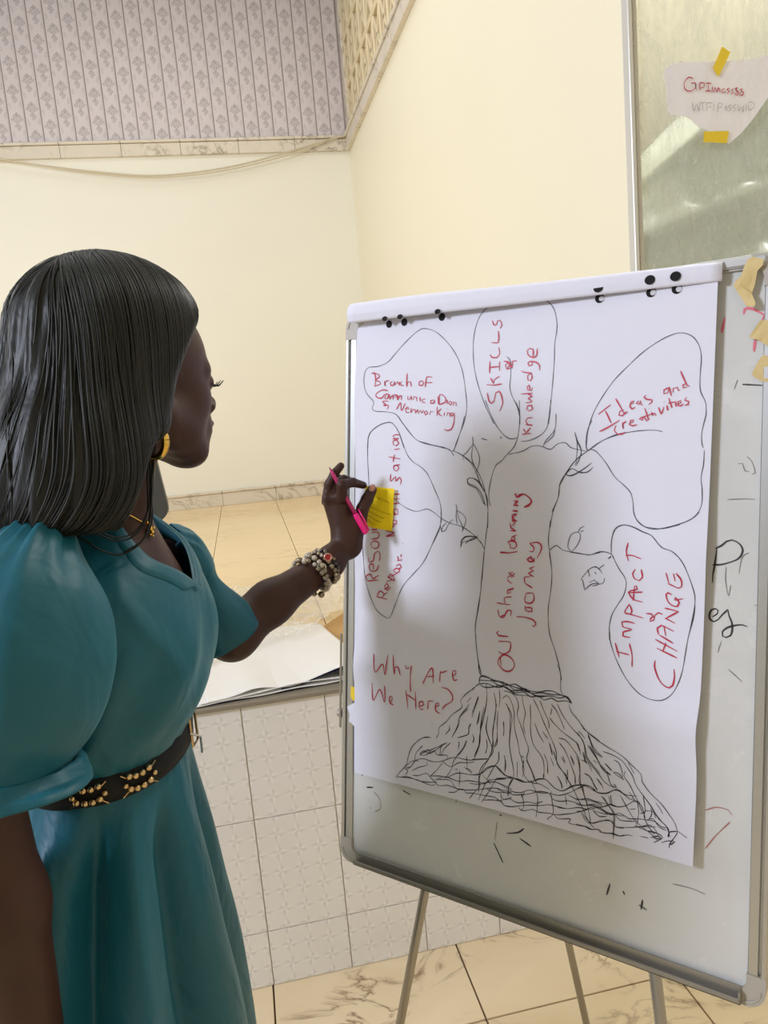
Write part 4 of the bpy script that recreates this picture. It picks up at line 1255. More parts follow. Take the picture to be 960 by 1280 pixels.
# chair on the stage behind the woman's neck
m_ch = mat('dark_grey_plastic', srgb(74, 74, 70), .45)
chy = 2.35
A_ = P(193, 560, chy); cb = empty('plastic_chair', (A_.x-.22, chy, SZ), 'dark grey plastic chair on the stage, half hidden behind the woman\'s head', 'chair')
bm = bmesh.new()
def slab(bm, cx, cy, z0, z1, lean, wd, th, r=.05):
    k = 6; outl = []
    for (sx, sz, a0) in ((1, 1, 0), (-1, 1, 90), (-1, -1, 180), (1, -1, 270)):
        for i in range(k+1):
            a = math.radians(a0+90*i/k); outl.append((sx*(wd/2-r)+r*math.cos(a), (sz*((z1-z0)/2-r)+r*math.sin(a))))
    fr = [bm.verts.new((cx+x+lean*(z/((z1-z0)))*-1, cy-th/2+abs(x)**2*.4, (z0+z1)/2+z)) for x, z in outl]
    bk_ = [bm.verts.new((cx+x+lean*(z/((z1-z0)))*-1, cy+th/2+abs(x)**2*.4, (z0+z1)/2+z)) for x, z in outl]
    bm.faces.new(fr[::-1]); bm.faces.new(bk_); K = len(outl)
    for i in range(K): bm.faces.new((fr[i], fr[(i+1) % K], bk_[(i+1) % K], bk_[i]))
Br = P(205, 652, chy)
slab(bm, Br.x-.215, chy, Br.z, Br.z+.40, .045, .43, .03)
ob = bm_obj('backrest', bm, m_ch, cb)
bm = bmesh.new(); add_box(bm, (Br.x-.43, chy-.43, Br.z-.02), (Br.x-.02, chy-.01, Br.z+.015), .015, seg=3); bm_obj('seat', bm, m_ch, cb)
for sx in (-.40, -.05):
    for sy in (-.40, -.04):
        bm = bmesh.new(); add_tube(bm, [(Br.x+sx, chy+sy, Br.z-.01), (Br.x+sx*1.02, chy+sy*1.02, SZ)], [.018, .014], 10); bm_obj('leg', bm, m_ch, cb, smooth=True)


# ================================================================== IMPLICIT-SURFACE MODELLING FOR THE BODY
class Field:
    def __init__(s, lo, hi, h):
        s.lo = np.array(lo, float); s.h = h; s.n = np.ceil((np.array(hi)-s.lo)/h).astype(int)+1
        s.F = np.full(s.n, .5, np.float32)
    def box(s, lo, hi):
        a = np.clip(np.floor((np.array(lo)-s.lo)/s.h).astype(int), 0, s.n); b = np.clip(np.ceil((np.array(hi)-s.lo)/s.h).astype(int)+1, 0, s.n)
        if (b <= a).any(): return None
        ax = [s.lo[i]+np.arange(a[i], b[i], dtype=np.float32)*s.h for i in range(3)]
        sl = tuple(slice(a[i], b[i]) for i in range(3))
        return sl, np.meshgrid(*ax, indexing='ij')
    def blend(s, sl, d, k, op='add'):
        A = s.F[sl]
        if op == 'add':
            h = np.clip(.5+.5*(A-d)/k, 0, 1); s.F[sl] = A*(1-h)+d*h-k*h*(1-h)
        elif op == 'sub':
            h = np.clip(.5-.5*(A+d)/k, 0, 1); s.F[sl] = A*(1-h)+(-d)*h+k*h*(1-h)
    def cone(s, a, b, r1, r2, k=.01, op='add', m=.05):
        a = np.array(a, float); b = np.array(b, float); R = max(r1, r2)+m
        g = s.box(np.minimum(a, b)-R, np.maximum(a, b)+R)
        if g is None: return
        sl, (X, Y, Z) = g; d = b-a; L2 = max(d@d, 1e-12)
        t = np.clip(((X-a[0])*d[0]+(Y-a[1])*d[1]+(Z-a[2])*d[2])/L2, 0, 1)
        D = np.sqrt((X-a[0]-t*d[0])**2+(Y-a[1]-t*d[1])**2+(Z-a[2]-t*d[2])**2)-(r1+(r2-r1)*t)
        s.blend(sl, D, k, op)
    def chain(s, pts, rs, k=.006, **kw):
        for i in range(len(pts)-1): s.cone(pts[i], pts[i+1], rs[i], rs[i+1], k, **kw)
    def ell(s, c, r, k=.01, op='add', R=None, m=.05):
        c = np.array(c, float); r = np.array(r, float); M = r.max()+m
        g = s.box(c-M, c+M)
        if g is None: return
        sl, (X, Y, Z) = g; p = [X-c[0], Y-c[1], Z-c[2]]
        if R is not None: p = [R[0, i]*p[0]+R[1, i]*p[1]+R[2, i]*p[2] for i in range(3)]
        k0 = np.sqrt(sum((p[i]/r[i])**2 for i in range(3))); k1 = np.sqrt(sum((p[i]/r[i]**2)**2 for i in range(3)))+1e-9
        s.blend(sl, k0*(k0-1)/k1, k, op)
    def mesh(s):
        """naive surface nets"""
        F = s.F; ins = F < 0
        nx, ny, nz = F.shape
        cnt = np.zeros((nx-1, ny-1, nz-1), np.float32); acc = np.zeros((nx-1, ny-1, nz-1, 3), np.float32)
        offs = [(i, j, k) for i in (0, 1) for j in (0, 1) for k in (0, 1)]
        sub = lambda A, o: A[o[0]:o[0]+nx-1, o[1]:o[1]+ny-1, o[2]:o[2]+nz-1]
        for a in offs:
            for ax in range(3):
                if a[ax]: continue
                b = list(a); b[ax] = 1; A = sub(F, a); B = sub(F, b); cr = (A < 0) != (B < 0)
                t = np.where(cr, A/(A-B+1e-12), 0); cnt += cr
                for q in range(3):
                    acc[..., q] += cr*((a[q]+t) if q == ax else a[q])
        act = cnt > 0; idx = -np.ones(act.shape, np.int64); ii = np.argwhere(act); idx[act] = np.arange(len(ii))
        V = s.lo+(ii+acc[act]/cnt[act][:, None])*s.h
        faces = []
        for ax in range(3):
            sa = [slice(1, -1)]*3; sa[ax] = slice(0, -1); sb = list(sa); sb[ax] = slice(1, None)
            A = ins[tuple(sa)]; B = ins[tuple(sb)]; cr = np.argwhere(A != B); 
            if len(cr) == 0: continue
            fl = A[tuple(cr.T)]; base = cr.copy(); o1, o2 = [q for q in range(3) if q != ax]
            base[:, o1] += 1; base[:, o2] += 1
            def I(d1, d2):
                c = base.copy(); c[:, o1] -= d1; c[:, o2] -= d2; return idx[tuple(c.T)]
            Q = np.stack([I(0, 0), I(1, 0), I(1, 1), I(0, 1)], 1)
            flip = fl if ax != 1 else ~fl
            Q[~flip] = Q[~flip][:, ::-1]; faces.append(Q)
        return V, np.concatenate(faces)
def np_mesh(name, V, Q, m, parent=None, smooth=True):
    me = bpy.data.meshes.new(name); me.vertices.add(len(V)); me.vertices.foreach_set('co', np.asarray(V, np.float32).ravel())
    k = Q.shape[1]; me.loops.add(len(Q)*k); me.loops.foreach_set('vertex_index', Q.astype(np.int32).ravel())
    me.polygons.add(len(Q)); me.polygons.foreach_set('loop_start', np.arange(0, len(Q)*k, k, dtype=np.int32))
    me.update(calc_edges=True); me.validate()
    return link(name, me, m, parent, smooth)
def relax(V, Q, n=2, lam=.5):
    for _ in range(n):
        S = np.zeros_like(V); c = np.zeros(len(V))
        for a in range(4):
            b = (a+1) % 4
            np.add.at(S, Q[:, a], V[Q[:, b]]); np.add.at(c, Q[:, a], 1); np.add.at(S, Q[:, b], V[Q[:, a]]); np.add.at(c, Q[:, b], 1)
        V = V+(S/c[:, None]-V)*lam
    return V

# ================================================================== THE WOMAN
m_skin = mat('deep_brown_skin', srgb(62, 38, 30), .5, 0, .32)
m_skin.node_tree.nodes['Principled BSDF'].inputs['Subsurface Weight'].default_value = .06
m_skin.node_tree.nodes['Principled BSDF'].inputs['Subsurface Radius'].default_value = (.012, .005, .003)
n = NT(m_skin); v = n.geo(); n.color(n.mix(n.noise(v, 18, 4), srgb(56, 34, 26), srgb(70, 43, 34))); n.bump(n.noise(v, 500, 2), .08, .0006)

HO = np.array(P(178, 479, .95)); HYAW, HPIT = math.radians(43), math.radians(4)
cy_, sy_, cp_, sp_ = math.cos(HYAW), math.sin(HYAW), math.cos(HPIT), math.sin(HPIT)
RH = np.array([[cy_, -sy_, 0], [sy_, cy_, 0], [0, 0, 1]]) @ np.array([[cp_, 0, sp_], [0, 1, 0], [-sp_, 0, cp_]])
HS_ = 0.93
H = lambda x, y, z: HO+RH@(np.array([x, y, z])*HS_)
hr = lambda *r: [q*HS_ for q in r]

NECK = np.array(P(150, 655, .95)); 
TF = np.array([math.cos(math.radians(-8)), math.sin(math.radians(-8)), 0]); TL = np.array([-TF[1], TF[0], 0])
SHR, SHL = np.array(P(52, 700, .81)), np.array(P(212, 700, 1.075))
ELL, WRL = np.array(P(290, 792, 1.13)), np.array(P(411, 704, 1.238))

woman = empty('person', (float(NECK[0]), .95, 0.0), 'woman in a teal belted dress with long black hair, holding up a yellow note', 'person')

RG = [ # photo position of the front edge, front-to-back depth, half width, sideways drop
    (193, 648, .115, .070, .0), (206, 662, .135, .100, .010), (221, 682, .160, .140, .022), (238, 712, .185, .155, .018), (253, 745, .210, .160, .01), (262, 775, .225, .160, 0),
    (265, 803, .232, .158, 0), (262, 835, .225, .152, 0), (252, 865, .208, .143, 0), (239, 893, .192, .133, 0), (229, 914, .182, .126, 0), (228, 928, .180, .125, 0),
    (234, 952, .196, .135, 0), (247, 1000, .235, .160, 0), (270, 1080, .290, .192, 0), (287, 1150, .325, .212, 0), (304, 1215, .355, .230, 0), (316, 1275, .375, .242, 0), (333, 1390, .40, .255, 0), (340, 1500, .41, .26, 0)]
# --- head, neck, chest: fine grid
f = Field(H(0, 0, 0)-[.19, .19, .26], H(0, 0, 0)+[.17, .19, .16], .0026)
f.ell(H(-.018, 0, .035), hr(.096, .074, .086), .01, R=RH)
f.ell(H(.022, 0, .022), hr(.066, .063, .078), .02, R=RH)
f.ell(H(.040, 0, -.035), hr(.046, .053, .062), .02, R=RH)
for s in (-1, 1):
    f.cone(H(-.012, s*.050, -.046), H(.060, s*.018, -.088), .022, .019, .02); f.ell(H(.015, s*.040, -.050), hr(.040, .022, .034), .015, R=RH)
    f.ell(H(.047, s*.036, -.022), hr(.025, .021, .024), .018, R=RH)
    f.cone(H(.080, s*.012, .017), H(.064, s*.044, .016), .010, .009, .012)
f.ell(H(.068, 0, -.094), hr(.021, .022, .018), .015, R=RH)
for s in (-1, 1):
    f.ell(H(.104, s*.034, .001), hr(.017, .017, .013), .012, 'sub', R=RH)
    f.ell(H(.0735, s*.031, .001), hr(.0150, .0155, .0135), .003, R=RH)
f.cone(H(.084, 0, .008), H(.104, 0, -.022), .0065, .0095, .012)
f.ell(H(.106, 0, -.026), hr(.0115, .0125, .0100), .006, R=RH)
for s in (-1, 1):
    f.ell(H(.097, s*.0135, -.030), hr(.0100, .0085, .0080), .005, R=RH)
    f.ell(H(.1035, s*.0075, -.037), hr(.0045, .0035, .003), .002, 'sub', R=RH)
    f.ell(H(-.026, s*.071, -.006), hr(.016, .008, .028), .006, R=RH)
f.ell(H(.074, 0, -.056), hr(.024, .034, .030), .014, R=RH)
f.ell(H(.0945, 0, -.0535), hr(.0105, .023, .0070), .004, R=RH)
f.ell(H(.0920, 0, -.0645), hr(.0110, .020, .0078), .004, R=RH)
f.ell(H(.105, 0, -.0590), hr(.010, .026, .0012), .0015, 'sub', R=RH)
nk = NECK
f.cone(H(-.044, 0, -.060), nk+[-.020, 0, -.01], .045, .045, .025)
f.cone(H(-.032, 0, -.080), nk+TF*.002+[0, 0, -.01], .028, .030, .02)
f.cone(nk+TL*.02+[0, 0, -.03], nk+TL*.10+[0, 0, -.075], .032, .028, .03)
f.cone(nk-TL*.02+[0, 0, -.03], nk-TL*.10+[0, 0, -.075], .032, .028, .03)
f.ell(nk+TF*.002+[0, 0, -.115], (.070, .095, .10), .03, R=np.column_stack([TF, TL, [0, 0, 1]]))
V1, Q1 = f.mesh(); V1 = relax(V1, Q1, 2)
# --- torso and legs (mostly under the dress): coarse grid
f = Field((-.62, .55, -.01), (.2, 1.35, 1.34), .010)
Rt = np.column_stack([TF, TL, [0, 0, 1]])
wc = np.array([nk[0]-.045, .95, 1.08])
tc_ = lambda k_: np.array([P(RG[k_][0], RG[k_][1], .935)[0]-RG[k_][2]*.5*TF[0], .95, P(RG[k_][0], RG[k_][1], .935)[2]])
wc = tc_(10); f.ell(tc_(5), (.088, .118, .14), .03, R=Rt); f.ell(wc, (.070, .098, .14), .04, R=Rt); f.ell(tc_(13), (.085, .115, .13), .04, R=Rt)
for s in (-1, 1):
    hip = wc+TL*s*.060+[0, 0, -.24]; kn = wc+TL*s*.075+[.02, 0, -.60]; an = wc+TL*s*.07+[-.02, 0, -.98]
    f.cone(hip, kn, .060, .050, .03); f.cone(kn, an, .052, .032, .03); f.cone(kn+[-.02, 0, -.12], an+[0, 0, .15], .045, .028, .02)
    an = np.array([an[0], an[1], .085]); f.cone(an, an+TF*.12+[0, 0, -.055], .03, .022, .02); f.cone(an, an+[-.03, 0, -.045], .03, .028, .02)
V2, Q2 = f.mesh(); V2 = relax(V2, Q2, 2)
# --- left arm and hand (holding the note): fine grid
Y0 = 1.262
hp = lambda x, y, d=0.0: np.array(P(x, y, Y0+d))
allp = np.array([SHL, ELL, WRL, hp(470, 575, .05), hp(400, 575, -.03), hp(455, 690, -.03)])
f = Field(np.minimum(ELL, np.minimum(allp[2:].min(0), nk+TL*.05+[0, 0, -.05]))-[.05, .05, .05], allp.max(0)*[1, 1, 1]+[.03, .03, .03], .0019)
f.chain([nk+TL*.07+np.array([0, 0, -.08]), np.array(P(208, 694, 1.05)), np.array(P(214, 696, 1.07)), np.array(P(236, 714, 1.095)), np.array(P(262, 758, 1.118)), ELL], [.028, .020, .020, .023, .031, .0385], .015)
mid = ELL*.62+WRL*.38+np.array([0, 0, .004])
f.chain([ELL, mid, WRL], [.0385, .0335, .0235], .02)
f.cone(WRL, hp(433, 678), .0235, .0205, .02)
wr = hp(434, 682)
f.cone(wr, hp(412, 628, .006), .0185, .0115, .012); f.cone(wr, hp(420, 625, .002), .0185, .0125, .012); f.cone(wr, hp(428, 624, -.002), .019, .0125, .012)
f.cone(hp(437, 680, -.003), hp(449, 654, -.006), .0195, .0125, .012); f.cone(hp(430, 668, 0), hp(444, 650, -.002), .016, .012, .014)
FG = dict(k=.0028)
f.chain([hp(408, 627, .016), hp(411, 610, .026), hp(418, 601, .030), hp(424, 597, .028)], [.0088, .0078, .0070, .0060], **FG)
f.chain([hp(409, 622, .004), hp(411.5, 605, .002), hp(418, 592, .000), hp(426, 582.5, -.002)], [.0092, .0083, .0076, .0064], **FG)
f.chain([hp(418, 622, .002), hp(420, 606, .004), hp(430, 599, .016), hp(440, 602, .024)], [.0095, .0084, .0076, .0066], **FG)
f.chain([hp(427, 623, -.012), hp(427.5, 606, -.024), hp(441, 603, -.008), hp(454, 606.5, .014)], [.0098, .0088, .0080, .0066], **FG)
f.chain([hp(449, 656, -.006), hp(453, 636, -.008), hp(459, 624, -.002), hp(465, 612.5, .006)], [.0125, .0108, .0105, .0086], **FG)
for (x, y, d) in ((409, 623, -.004), (418, 622, -.007), (427, 621, -.011)):
    f.ell(hp(x, y, d), (.008, .008, .009), .006)
V3, Q3 = f.mesh(); V3 = relax(V3, Q3, 1, .4)
# --- right arm (hanging, nearest the camera)
ELR = np.array(P(-38, 985, .742)); WRR = np.array(P(48, 1360, .75))
f = Field(np.minimum(np.minimum(SHR, ELR), WRR)-[.09, .06, .22], np.maximum(nk, np.maximum(SHR, np.maximum(ELR, WRR)))+[.06, .03, .06], .0042)
f.chain([nk-TL*.06+np.array([0, 0, -.10]), SHR+np.array([-.01, 0, -.03]), np.array(P(18, 860, .755)), ELR], [.026, .028, .038, .041], .02); f.chain([ELR, ELR*.62+WRR*.38, WRR], [.044, .046, .032], .02)
hd = WRR-ELR; hd /= np.linalg.norm(hd)
f.cone(WRR, WRR+hd*.08, .028, .030, .02)
for i in range(4):
    a = WRR+hd*.085+TF*(.026-.017*i); f.chain([a, a+hd*.035+TF*.002, a+hd*(.06+.008*(1.5-abs(i-1.5)))+TL*.012], [.0095, .0085, .007], .004)
a = WRR+hd*.03+TF*.03; f.chain([a, a+hd*.03+TF*.018, a+hd*.055+TF*.022], [.012, .010, .008], .005)
V4, Q4 = f.mesh(); V4 = relax(V4, Q4, 2)
Vs = []; Qs = []; o_ = 0
for V_, Q_ in ((V1, Q1), (V2, Q2), (V3, Q3), (V4, Q4)):
    Vs.append(V_); Qs.append(Q_+o_); o_ += len(V_)
body = np_mesh('body', np.concatenate(Vs), np.concatenate(Qs), m_skin, woman)

# --- face pieces
m_hairm = mat('black_hair', (.0075, .0085, .0070), .46, 0, .32)
n = NT(m_hairm); n.bump(n.noise(n.geo((1, 1, .12)), 260, 2), .25, .002)
m_eye = mat('eye_white', srgb(214, 204, 196), .2); m_nail = mat('bare_nail', srgb(196, 140, 124), .28)
for s in (-1, 1):
    bm = bmesh.new(); add_ball(bm, H(.0725, s*.031, 0), .0142*HS_, 3); bm_obj('eyeball', bm, m_eye, woman, smooth=True)
    bm = bmesh.new()       # lashes along the upper lid
    for k in range(17):
        a = -1.1+2.2*k/16; b0 = H(.0735+.0148*math.cos(a), s*.031+.0150*math.sin(a), -.003)
        ln = .0115*(1+.25*math.sin(k*2.3)); dr = RH@np.array([math.cos(a), math.sin(a)*.9, 0])
        p1 = b0+dr*ln*.5+np.array([0, 0, -.0008]); p2 = b0+dr*ln+np.array([0, 0, .0055])
        add_tube(bm, [b0, p1, p2], [.0009, .0007, .0002], 5)
    bm_obj('eyelashes', bm, m_hairm, woman)
    bm = bmesh.new()
    add_tube(bm, [H(.0885, s*.012, .021), H(.086, s*.024, .026), H(.077, s*.038, .0255), H(.066, s*.049, .019)], [.002, .0028, .0024, .0008], 8)
    bm_obj('eyebrow', bm, m_hairm, woman, smooth=True)
# thumbnail
tn = hp(464.5, 611.5, .0045); tdir = (hp(466, 610, .006)-hp(459, 624, -.002)); tdir /= np.linalg.norm(tdir)
cv = EYE-tn; cv /= np.linalg.norm(cv); tx = np.cross(tdir, cv); tx /= np.linalg.norm(tx); tz = np.cross(tx, tdir)
bm = bmesh.new(); g = add_ball(bm, (0, 0, 0), 1.0, 2)
for v in g:
    q = v.co; v.co = Vector(tn+tx*q.x*.0058+tdir*q.y*.0075+tz*(q.z*.0016+.0072-.0028*q.x*q.x))
tag(bm_obj('thumbnail', bm, m_nail, woman, smooth=True), 'pinkish thumbnail')

# ------------------------------------------------------------------ dress
m_dress = mat('teal_satin', srgb(8, 88, 106), .50, 0, .40, Sheen_Weight=.25, Sheen_Roughness=.4)
m_dress.node_tree.nodes['Principled BSDF'].inputs['Sheen Tint'].default_value = (.35, .75, .85, 1)
n = NT(m_dress); n.bump(n.math('ADD', n.noise(n.geo((1, 1, .55)), 9, 3, .45, 1.6), n.math('MULTIPLY', n.noise(n.geo(), 900, 2), .015)), .42, .018)
rings = []
for (x, y, D, rl, dz) in RG:
    fp = np.array(P(x, y, .935)); c = fp-TF*D*.5; c[1] = .95; rings.append(np.array([fp[0]-D*.5*TF[0], .95, fp[2], D*.5, rl, dz]))
rings = np.array(rings)
RR = np.array(spline(rings, n=6)); ZV = float(P(226, 735, .93)[2]); ZT = RR[0, 2]; ZWAIST = float(P(227, 921, .93)[2])
def ring_pt(row, th, out=0.0):
    x, y, z, rf, rl, dz = row
    c, s = math.cos(th), math.sin(th); e = .88
    cc = math.copysign(abs(c)**e, c); ss = math.copysign(abs(s)**e, s)
    r = 1.0
    below = max(0, ZWAIST-z); above = max(0, z-ZWAIST)
    # skirt pleats deepen downwards; gathers fan out above and below the belt
    ple = 0
    for (t0, wd, am) in ((-1.32, .16, 1.0), (-.55, .17, 1.0), (.25, .2, .8), (1.1, .2, .8), (2.0, .22, .9), (2.9, .2, .9), (-2.2, .22, .9), (-.95, .10, -.35), (-1.75, .12, -.4)):
        dth = (th-t0+math.pi) % (2*math.pi)-math.pi; ple -= am*math.exp(-(dth/wd)**2)
    r += ple*.26*smoothstep(0.0, .12, below)*(1-.35*smoothstep(.25, .6, below))
    g = math.sin(th*17+3*math.sin(th*3))*.5+math.sin(th*29+1)*.3
    r += g*.018*math.exp(-((below+above)/.05)**2)*(0 if below+above < .012 else 1)
    r += .05*math.exp(-((above-.05)/.035)**2)*(.6+.4*math.sin(th*9+1.3))
    # slanting drag folds between bust and belt
    r += .030*math.sin((th-above*6)*8.5)*smoothstep(.01, .06, above)*(1-smoothstep(.12, .20, above))*smoothstep(.5, 0, abs(th+.65)-.55)
    r += .030*math.exp(-((th+1.25-(.30-above)*3.2)/.10)**2)*smoothstep(.10, .16, above)*(1-smoothstep(.22, .30, above))
    bust = math.exp(-((z-float(rings[6, 2]))/.06)**2)
    r += bust*(.05*math.exp(-((abs(th)-.50)/.28)**2)-.045*math.exp(-(th/.25)**2))
    p = np.array([x, y, z-dz*s*s])+TF*(rf*cc*r+out*c)+TL*(rl*ss*r+out*s)
    return p
def a_open(z): return 0.0 if z <= ZV else .95*((z-ZV)/(ZT-ZV))**1.35
nth = 168; vs = []; fs = []
for j, row in enumerate(RR):
    a = a_open(row[2])
    for i in range(nth+1):
        u = i/nth; th = a+(2*math.pi-2*a)*u
        vs.append(ring_pt(row, th if th <= math.pi else th-2*math.pi))
for j in range(len(RR)-1):
    for i in range(nth):
        k = j*(nth+1)+i; fs.append((k, k+nth+1, k+nth+2, k+1))
me_ = bpy.data.meshes.new('dress'); me_.from_pydata([tuple(v) for v in vs], [], fs); bm = bmesh.new(); bm.from_mesh(me_)
bmesh.ops.remove_doubles(bm, verts=bm.verts, dist=.0004); bm.to_mesh(me_); bm.free()
dress = link('dress', me_, m_dress, woman, True)
sd = dress.modifiers.new('cloth', 'SOLIDIFY'); sd.thickness = .002; sd.offset = -1
# collar bands along the V
for sg in (1, -1):
    vs = []; fs = []; rows = [r for r in RR if r[2] >= ZV-.004]; K = 7
    for j, row in enumerate(rows):
        a = a_open(row[2])
        for q in range(K):
            th = sg*(a-.015+q*.045*(1 if a > .02 else .4)); lift = .0030 if q not in (0, K-1) else .0006
            if q == 0: lift = -.004
            vs.append(ring_pt(row, th, lift))
    for j in range(len(rows)-1):
        for q in range(K-1):
            k = j*K+q; fs.append((k, k+1, k+K+1, k+K))
    mesh('collar_band', vs, fs, m_dress, dress, True)
def sleeve(name, pts, rad, folds, seg=72, amp=.05, hemamp=.06, par=woman, squash=1.0):
    cp = spline([tuple(p)+(r,) for p, r in zip(pts, rad)], n=8); N_ = len(cp)
    fr = frames([c[:3] for c in cp]); vs = []; fs = []
    for i, (p, t, nn, b) in enumerate(fr):
        q = i/(N_-1); r = cp[i][3]
        for k in range(seg):
            a = 2*math.pi*k/seg
            m_ = 1+amp*(math.sin(a*folds+2*math.sin(a*2))*.6+math.sin(a*(folds*2+1)+1)*.25)*(math.exp(-(q/.16)**2)+.22+.9*math.exp(-((q-.84)/.07)**2))
            m_ += hemamp*math.sin(a*4+.6)*smoothstep(.86, 1, q)
            m_ += amp*1.6*abs(math.sin(a*folds*1.5+1.1*math.sin(a*3)))*math.exp(-((q-.10)/.10)**2)-amp*.5*math.exp(-((q-.10)/.10)**2)
            m_ += .035*math.sin(a*3+q*5.5)*smoothstep(.1, .4, q)*(1-smoothstep(.7, .85, q))
            vs.append(p+(nn*math.cos(a)+b*math.sin(a)*squash)*r*m_)
    for i in range(N_-1):
        for k in range(seg):
            fs.append((i*seg+k, i*seg+(k+1) % seg, (i+1)*seg+(k+1) % seg, (i+1)*seg+k))
    o = mesh(name, vs, fs, m_dress, par, True); s_ = o.modifiers.new('cloth', 'SOLIDIFY'); s_.thickness = .002; s_.offset = -1; return o
sp_pts = [(66, 664, .835), (50, 686, .80), (34, 738, .775), (25, 800, .76), (20, 855, .755), (12, 903, .75), (4, 938, .745), (0, 952, .744), (2, 974, .742), (4, 990, .74)]
sr_px = [24, 46, 88, 106, 107, 98, 82, 84, 98, 108]
sleeve('sleeve', [P(*p) for p in sp_pts], [a*p[2]/FPX for a, p in zip(sr_px, sp_pts)], 6, amp=.075, hemamp=.05)
sp_pts = [(208, 672, 1.05), (224, 688, 1.08), (236, 708, 1.095), (250, 733, 1.11), (268, 765, 1.12), (288, 792, 1.13)]
sr_px = [18, 29, 31, 25, 37, 42]
sleeve('sleeve', [P(*p) for p in sp_pts], [a*p[2]/FPX for a, p in zip(sr_px, sp_pts)], 5, 56, .075, .04)

# ------------------------------------------------------------------ belt with bead ornaments
m_belt = mat('black_velvet_belt', (.006, .006, .007), .7, 0, .3); m_gold = mat('pale_gold', srgb(206, 178, 132), .22, 1.0)
jw = int(np.argmin(abs(RR[:, 2]-ZWAIST))); wrow = RR[jw].copy(); wrow[2] = ZWAIST
def belt_pt(th, dz, out): 
    r = wrow.copy(); r[2] = ZWAIST; p = ring_pt(r, th, out); p[2] += dz; return p
nb = 120; prof = [(-.0165, .004), (-.0155, .007), (0, .0080), (.0155, .007), (.0165, .004)]; vs = []; fs = []
for i in range(nb):
    for dz, o_ in prof: vs.append(belt_pt(-math.pi+2*math.pi*i/nb, dz, o_))
for i in range(nb):
    for q in range(len(prof)-1):
        a = i*len(prof)+q; b = ((i+1) % nb)*len(prof)+q; fs.append((a, b, b+1, a+1))
belt = mesh('belt', vs, fs, m_belt, woman, True)
def proj(p):
    c = RC@(np.array(p)-EYE); return 480+FPX*c[0]/-c[2], 640-FPX*c[1]/-c[2]
def find_th(px):
    best = min([(abs(proj(belt_pt(-t/400*math.pi, 0, .01))[0]-px), -t/400*math.pi) for t in range(0, 260)]); return best[1]
bead_me = None
def bead(p, r, par, name='bead', m=m_gold):
    global bead_me
    if bead_me is None:
        bm = bmesh.new(); add_ball(bm, (0, 0, 0), 1.0, 2); bead_me = {}
        me = bpy.data.meshes.new('bead'); bm.to_mesh(me); bm.free(); me.polygons.foreach_set('use_smooth', [True]*len(me.polygons)); bead_me['b'] = me
    if m.name not in bead_me:
        q = bead_me['b'].copy(); q.materials.append(m); bead_me[m.name] = q
    o = bpy.data.objects.new(name, bead_me[m.name]); COL.objects.link(o); o.location = p; o.scale = (r, r, r); o.parent = par
    if par.parent is None: o.matrix_parent_inverse = par.matrix_basis.inverted()
    return o
for (x0, x1) in ((94, 128), (160, 189)):
    for q in range(4):
        px_ = x0+(x1-x0)*(q+.2)/3.6; th = find_th(px_)
        for dz in (.0075, -.0075): bead(belt_pt(th, dz+(.002 if q in (0, 3) else 0), .012), .0041, belt)
    for xx in (x0-3, x1+3): bead(belt_pt(find_th(xx), 0, .012), .0034, belt)
    for (xa, xb) in ((x0-8, x0+2), (x1+6, x1-4)):
        for sgz in (1, -1):
            bm = bmesh.new(); add_tube(bm, [belt_pt(find_th(xa), .013*sgz, .011), belt_pt(find_th(xb), .006*sgz, .012)], .0009, 6); bm_obj('gold_prong', bm, m_gold, belt)
bk = P(229, 912, .93)
bm = bmesh.new(); ths = find_th(226)
pts = [belt_pt(.02, .020, .010), belt_pt(.02, -.020, .010), belt_pt(.16, -.020, .013), belt_pt(.16, .020, .013), belt_pt(.02, .020, .010)]
add_tube(bm, pts, .0017, 6); bm_obj('buckle', bm, m_gold, belt)
bm = bmesh.new(); add_tube(bm, [belt_pt(-.06, .005, .012), belt_pt(.0, -.005, .022), belt_pt(.03, -.030, .020)], .0015, 6); bm_obj('buckle_prong', bm, mat('silver_metal', srgb(210, 210, 210), .2, 1), belt)

# ------------------------------------------------------------------ earring, necklace, bracelets
m_goldy = mat('yellow_gold', srgb(232, 190, 96), .16, 1.0)
ec = np.array(P(191, 551, .868)); bm = bmesh.new(); pts = []; rr = []
e1 = np.array([.86, -.5, 0]); 
for k in range(37):
    a = 2*math.pi*k/36; pts.append(ec+(e1*math.cos(a)*.0165+np.array([0, 0, 1])*math.sin(a)*.0185)); rr.append(.0034+.0014*math.cos(a))
add_tube(bm, pts, rr, 12, cap=False); bm_obj('hoop_earring', bm, m_goldy, woman, smooth=True)
bm = bmesh.new(); 
from mathutils.bvhtree import BVHTree
SKIN = BVHTree.FromPolygons([tuple(v) for v in V1], [tuple(int(i) for i in q) for q in Q1])
def on_skin(px, py, lift=.0015, y=.93):
    d = RC.T @ np.array([(px-480)/FPX, -(py-640)/FPX, -1.0]); d /= np.linalg.norm(d)
    h = SKIN.ray_cast(Vector(EYE), Vector(d)); 
    return (h[0]-Vector(d)*lift) if h[0] is not None else P(px, py, y)
c0 = [on_skin(*q) for q in ((128, 632), (138, 636), (150, 640), (162, 644), (173, 650), (182, 655))]
add_tube(bm, spline([tuple(p) for p in c0], n=8), .0011, 6)
neck_ = bm_obj('necklace', bm, m_goldy, woman, smooth=True)
bm = bmesh.new(); pdep = float(on_skin(186, 662)[1])-.004
pd = [(-3, -8, 2.2), (-1, -4, 3.0), (1, 0, 3.2), (3, 4, 2.6), (1, 7, 2.2), (4, 9, 1.6), (-3, 1, 1.8), (5, -1, 1.6)]
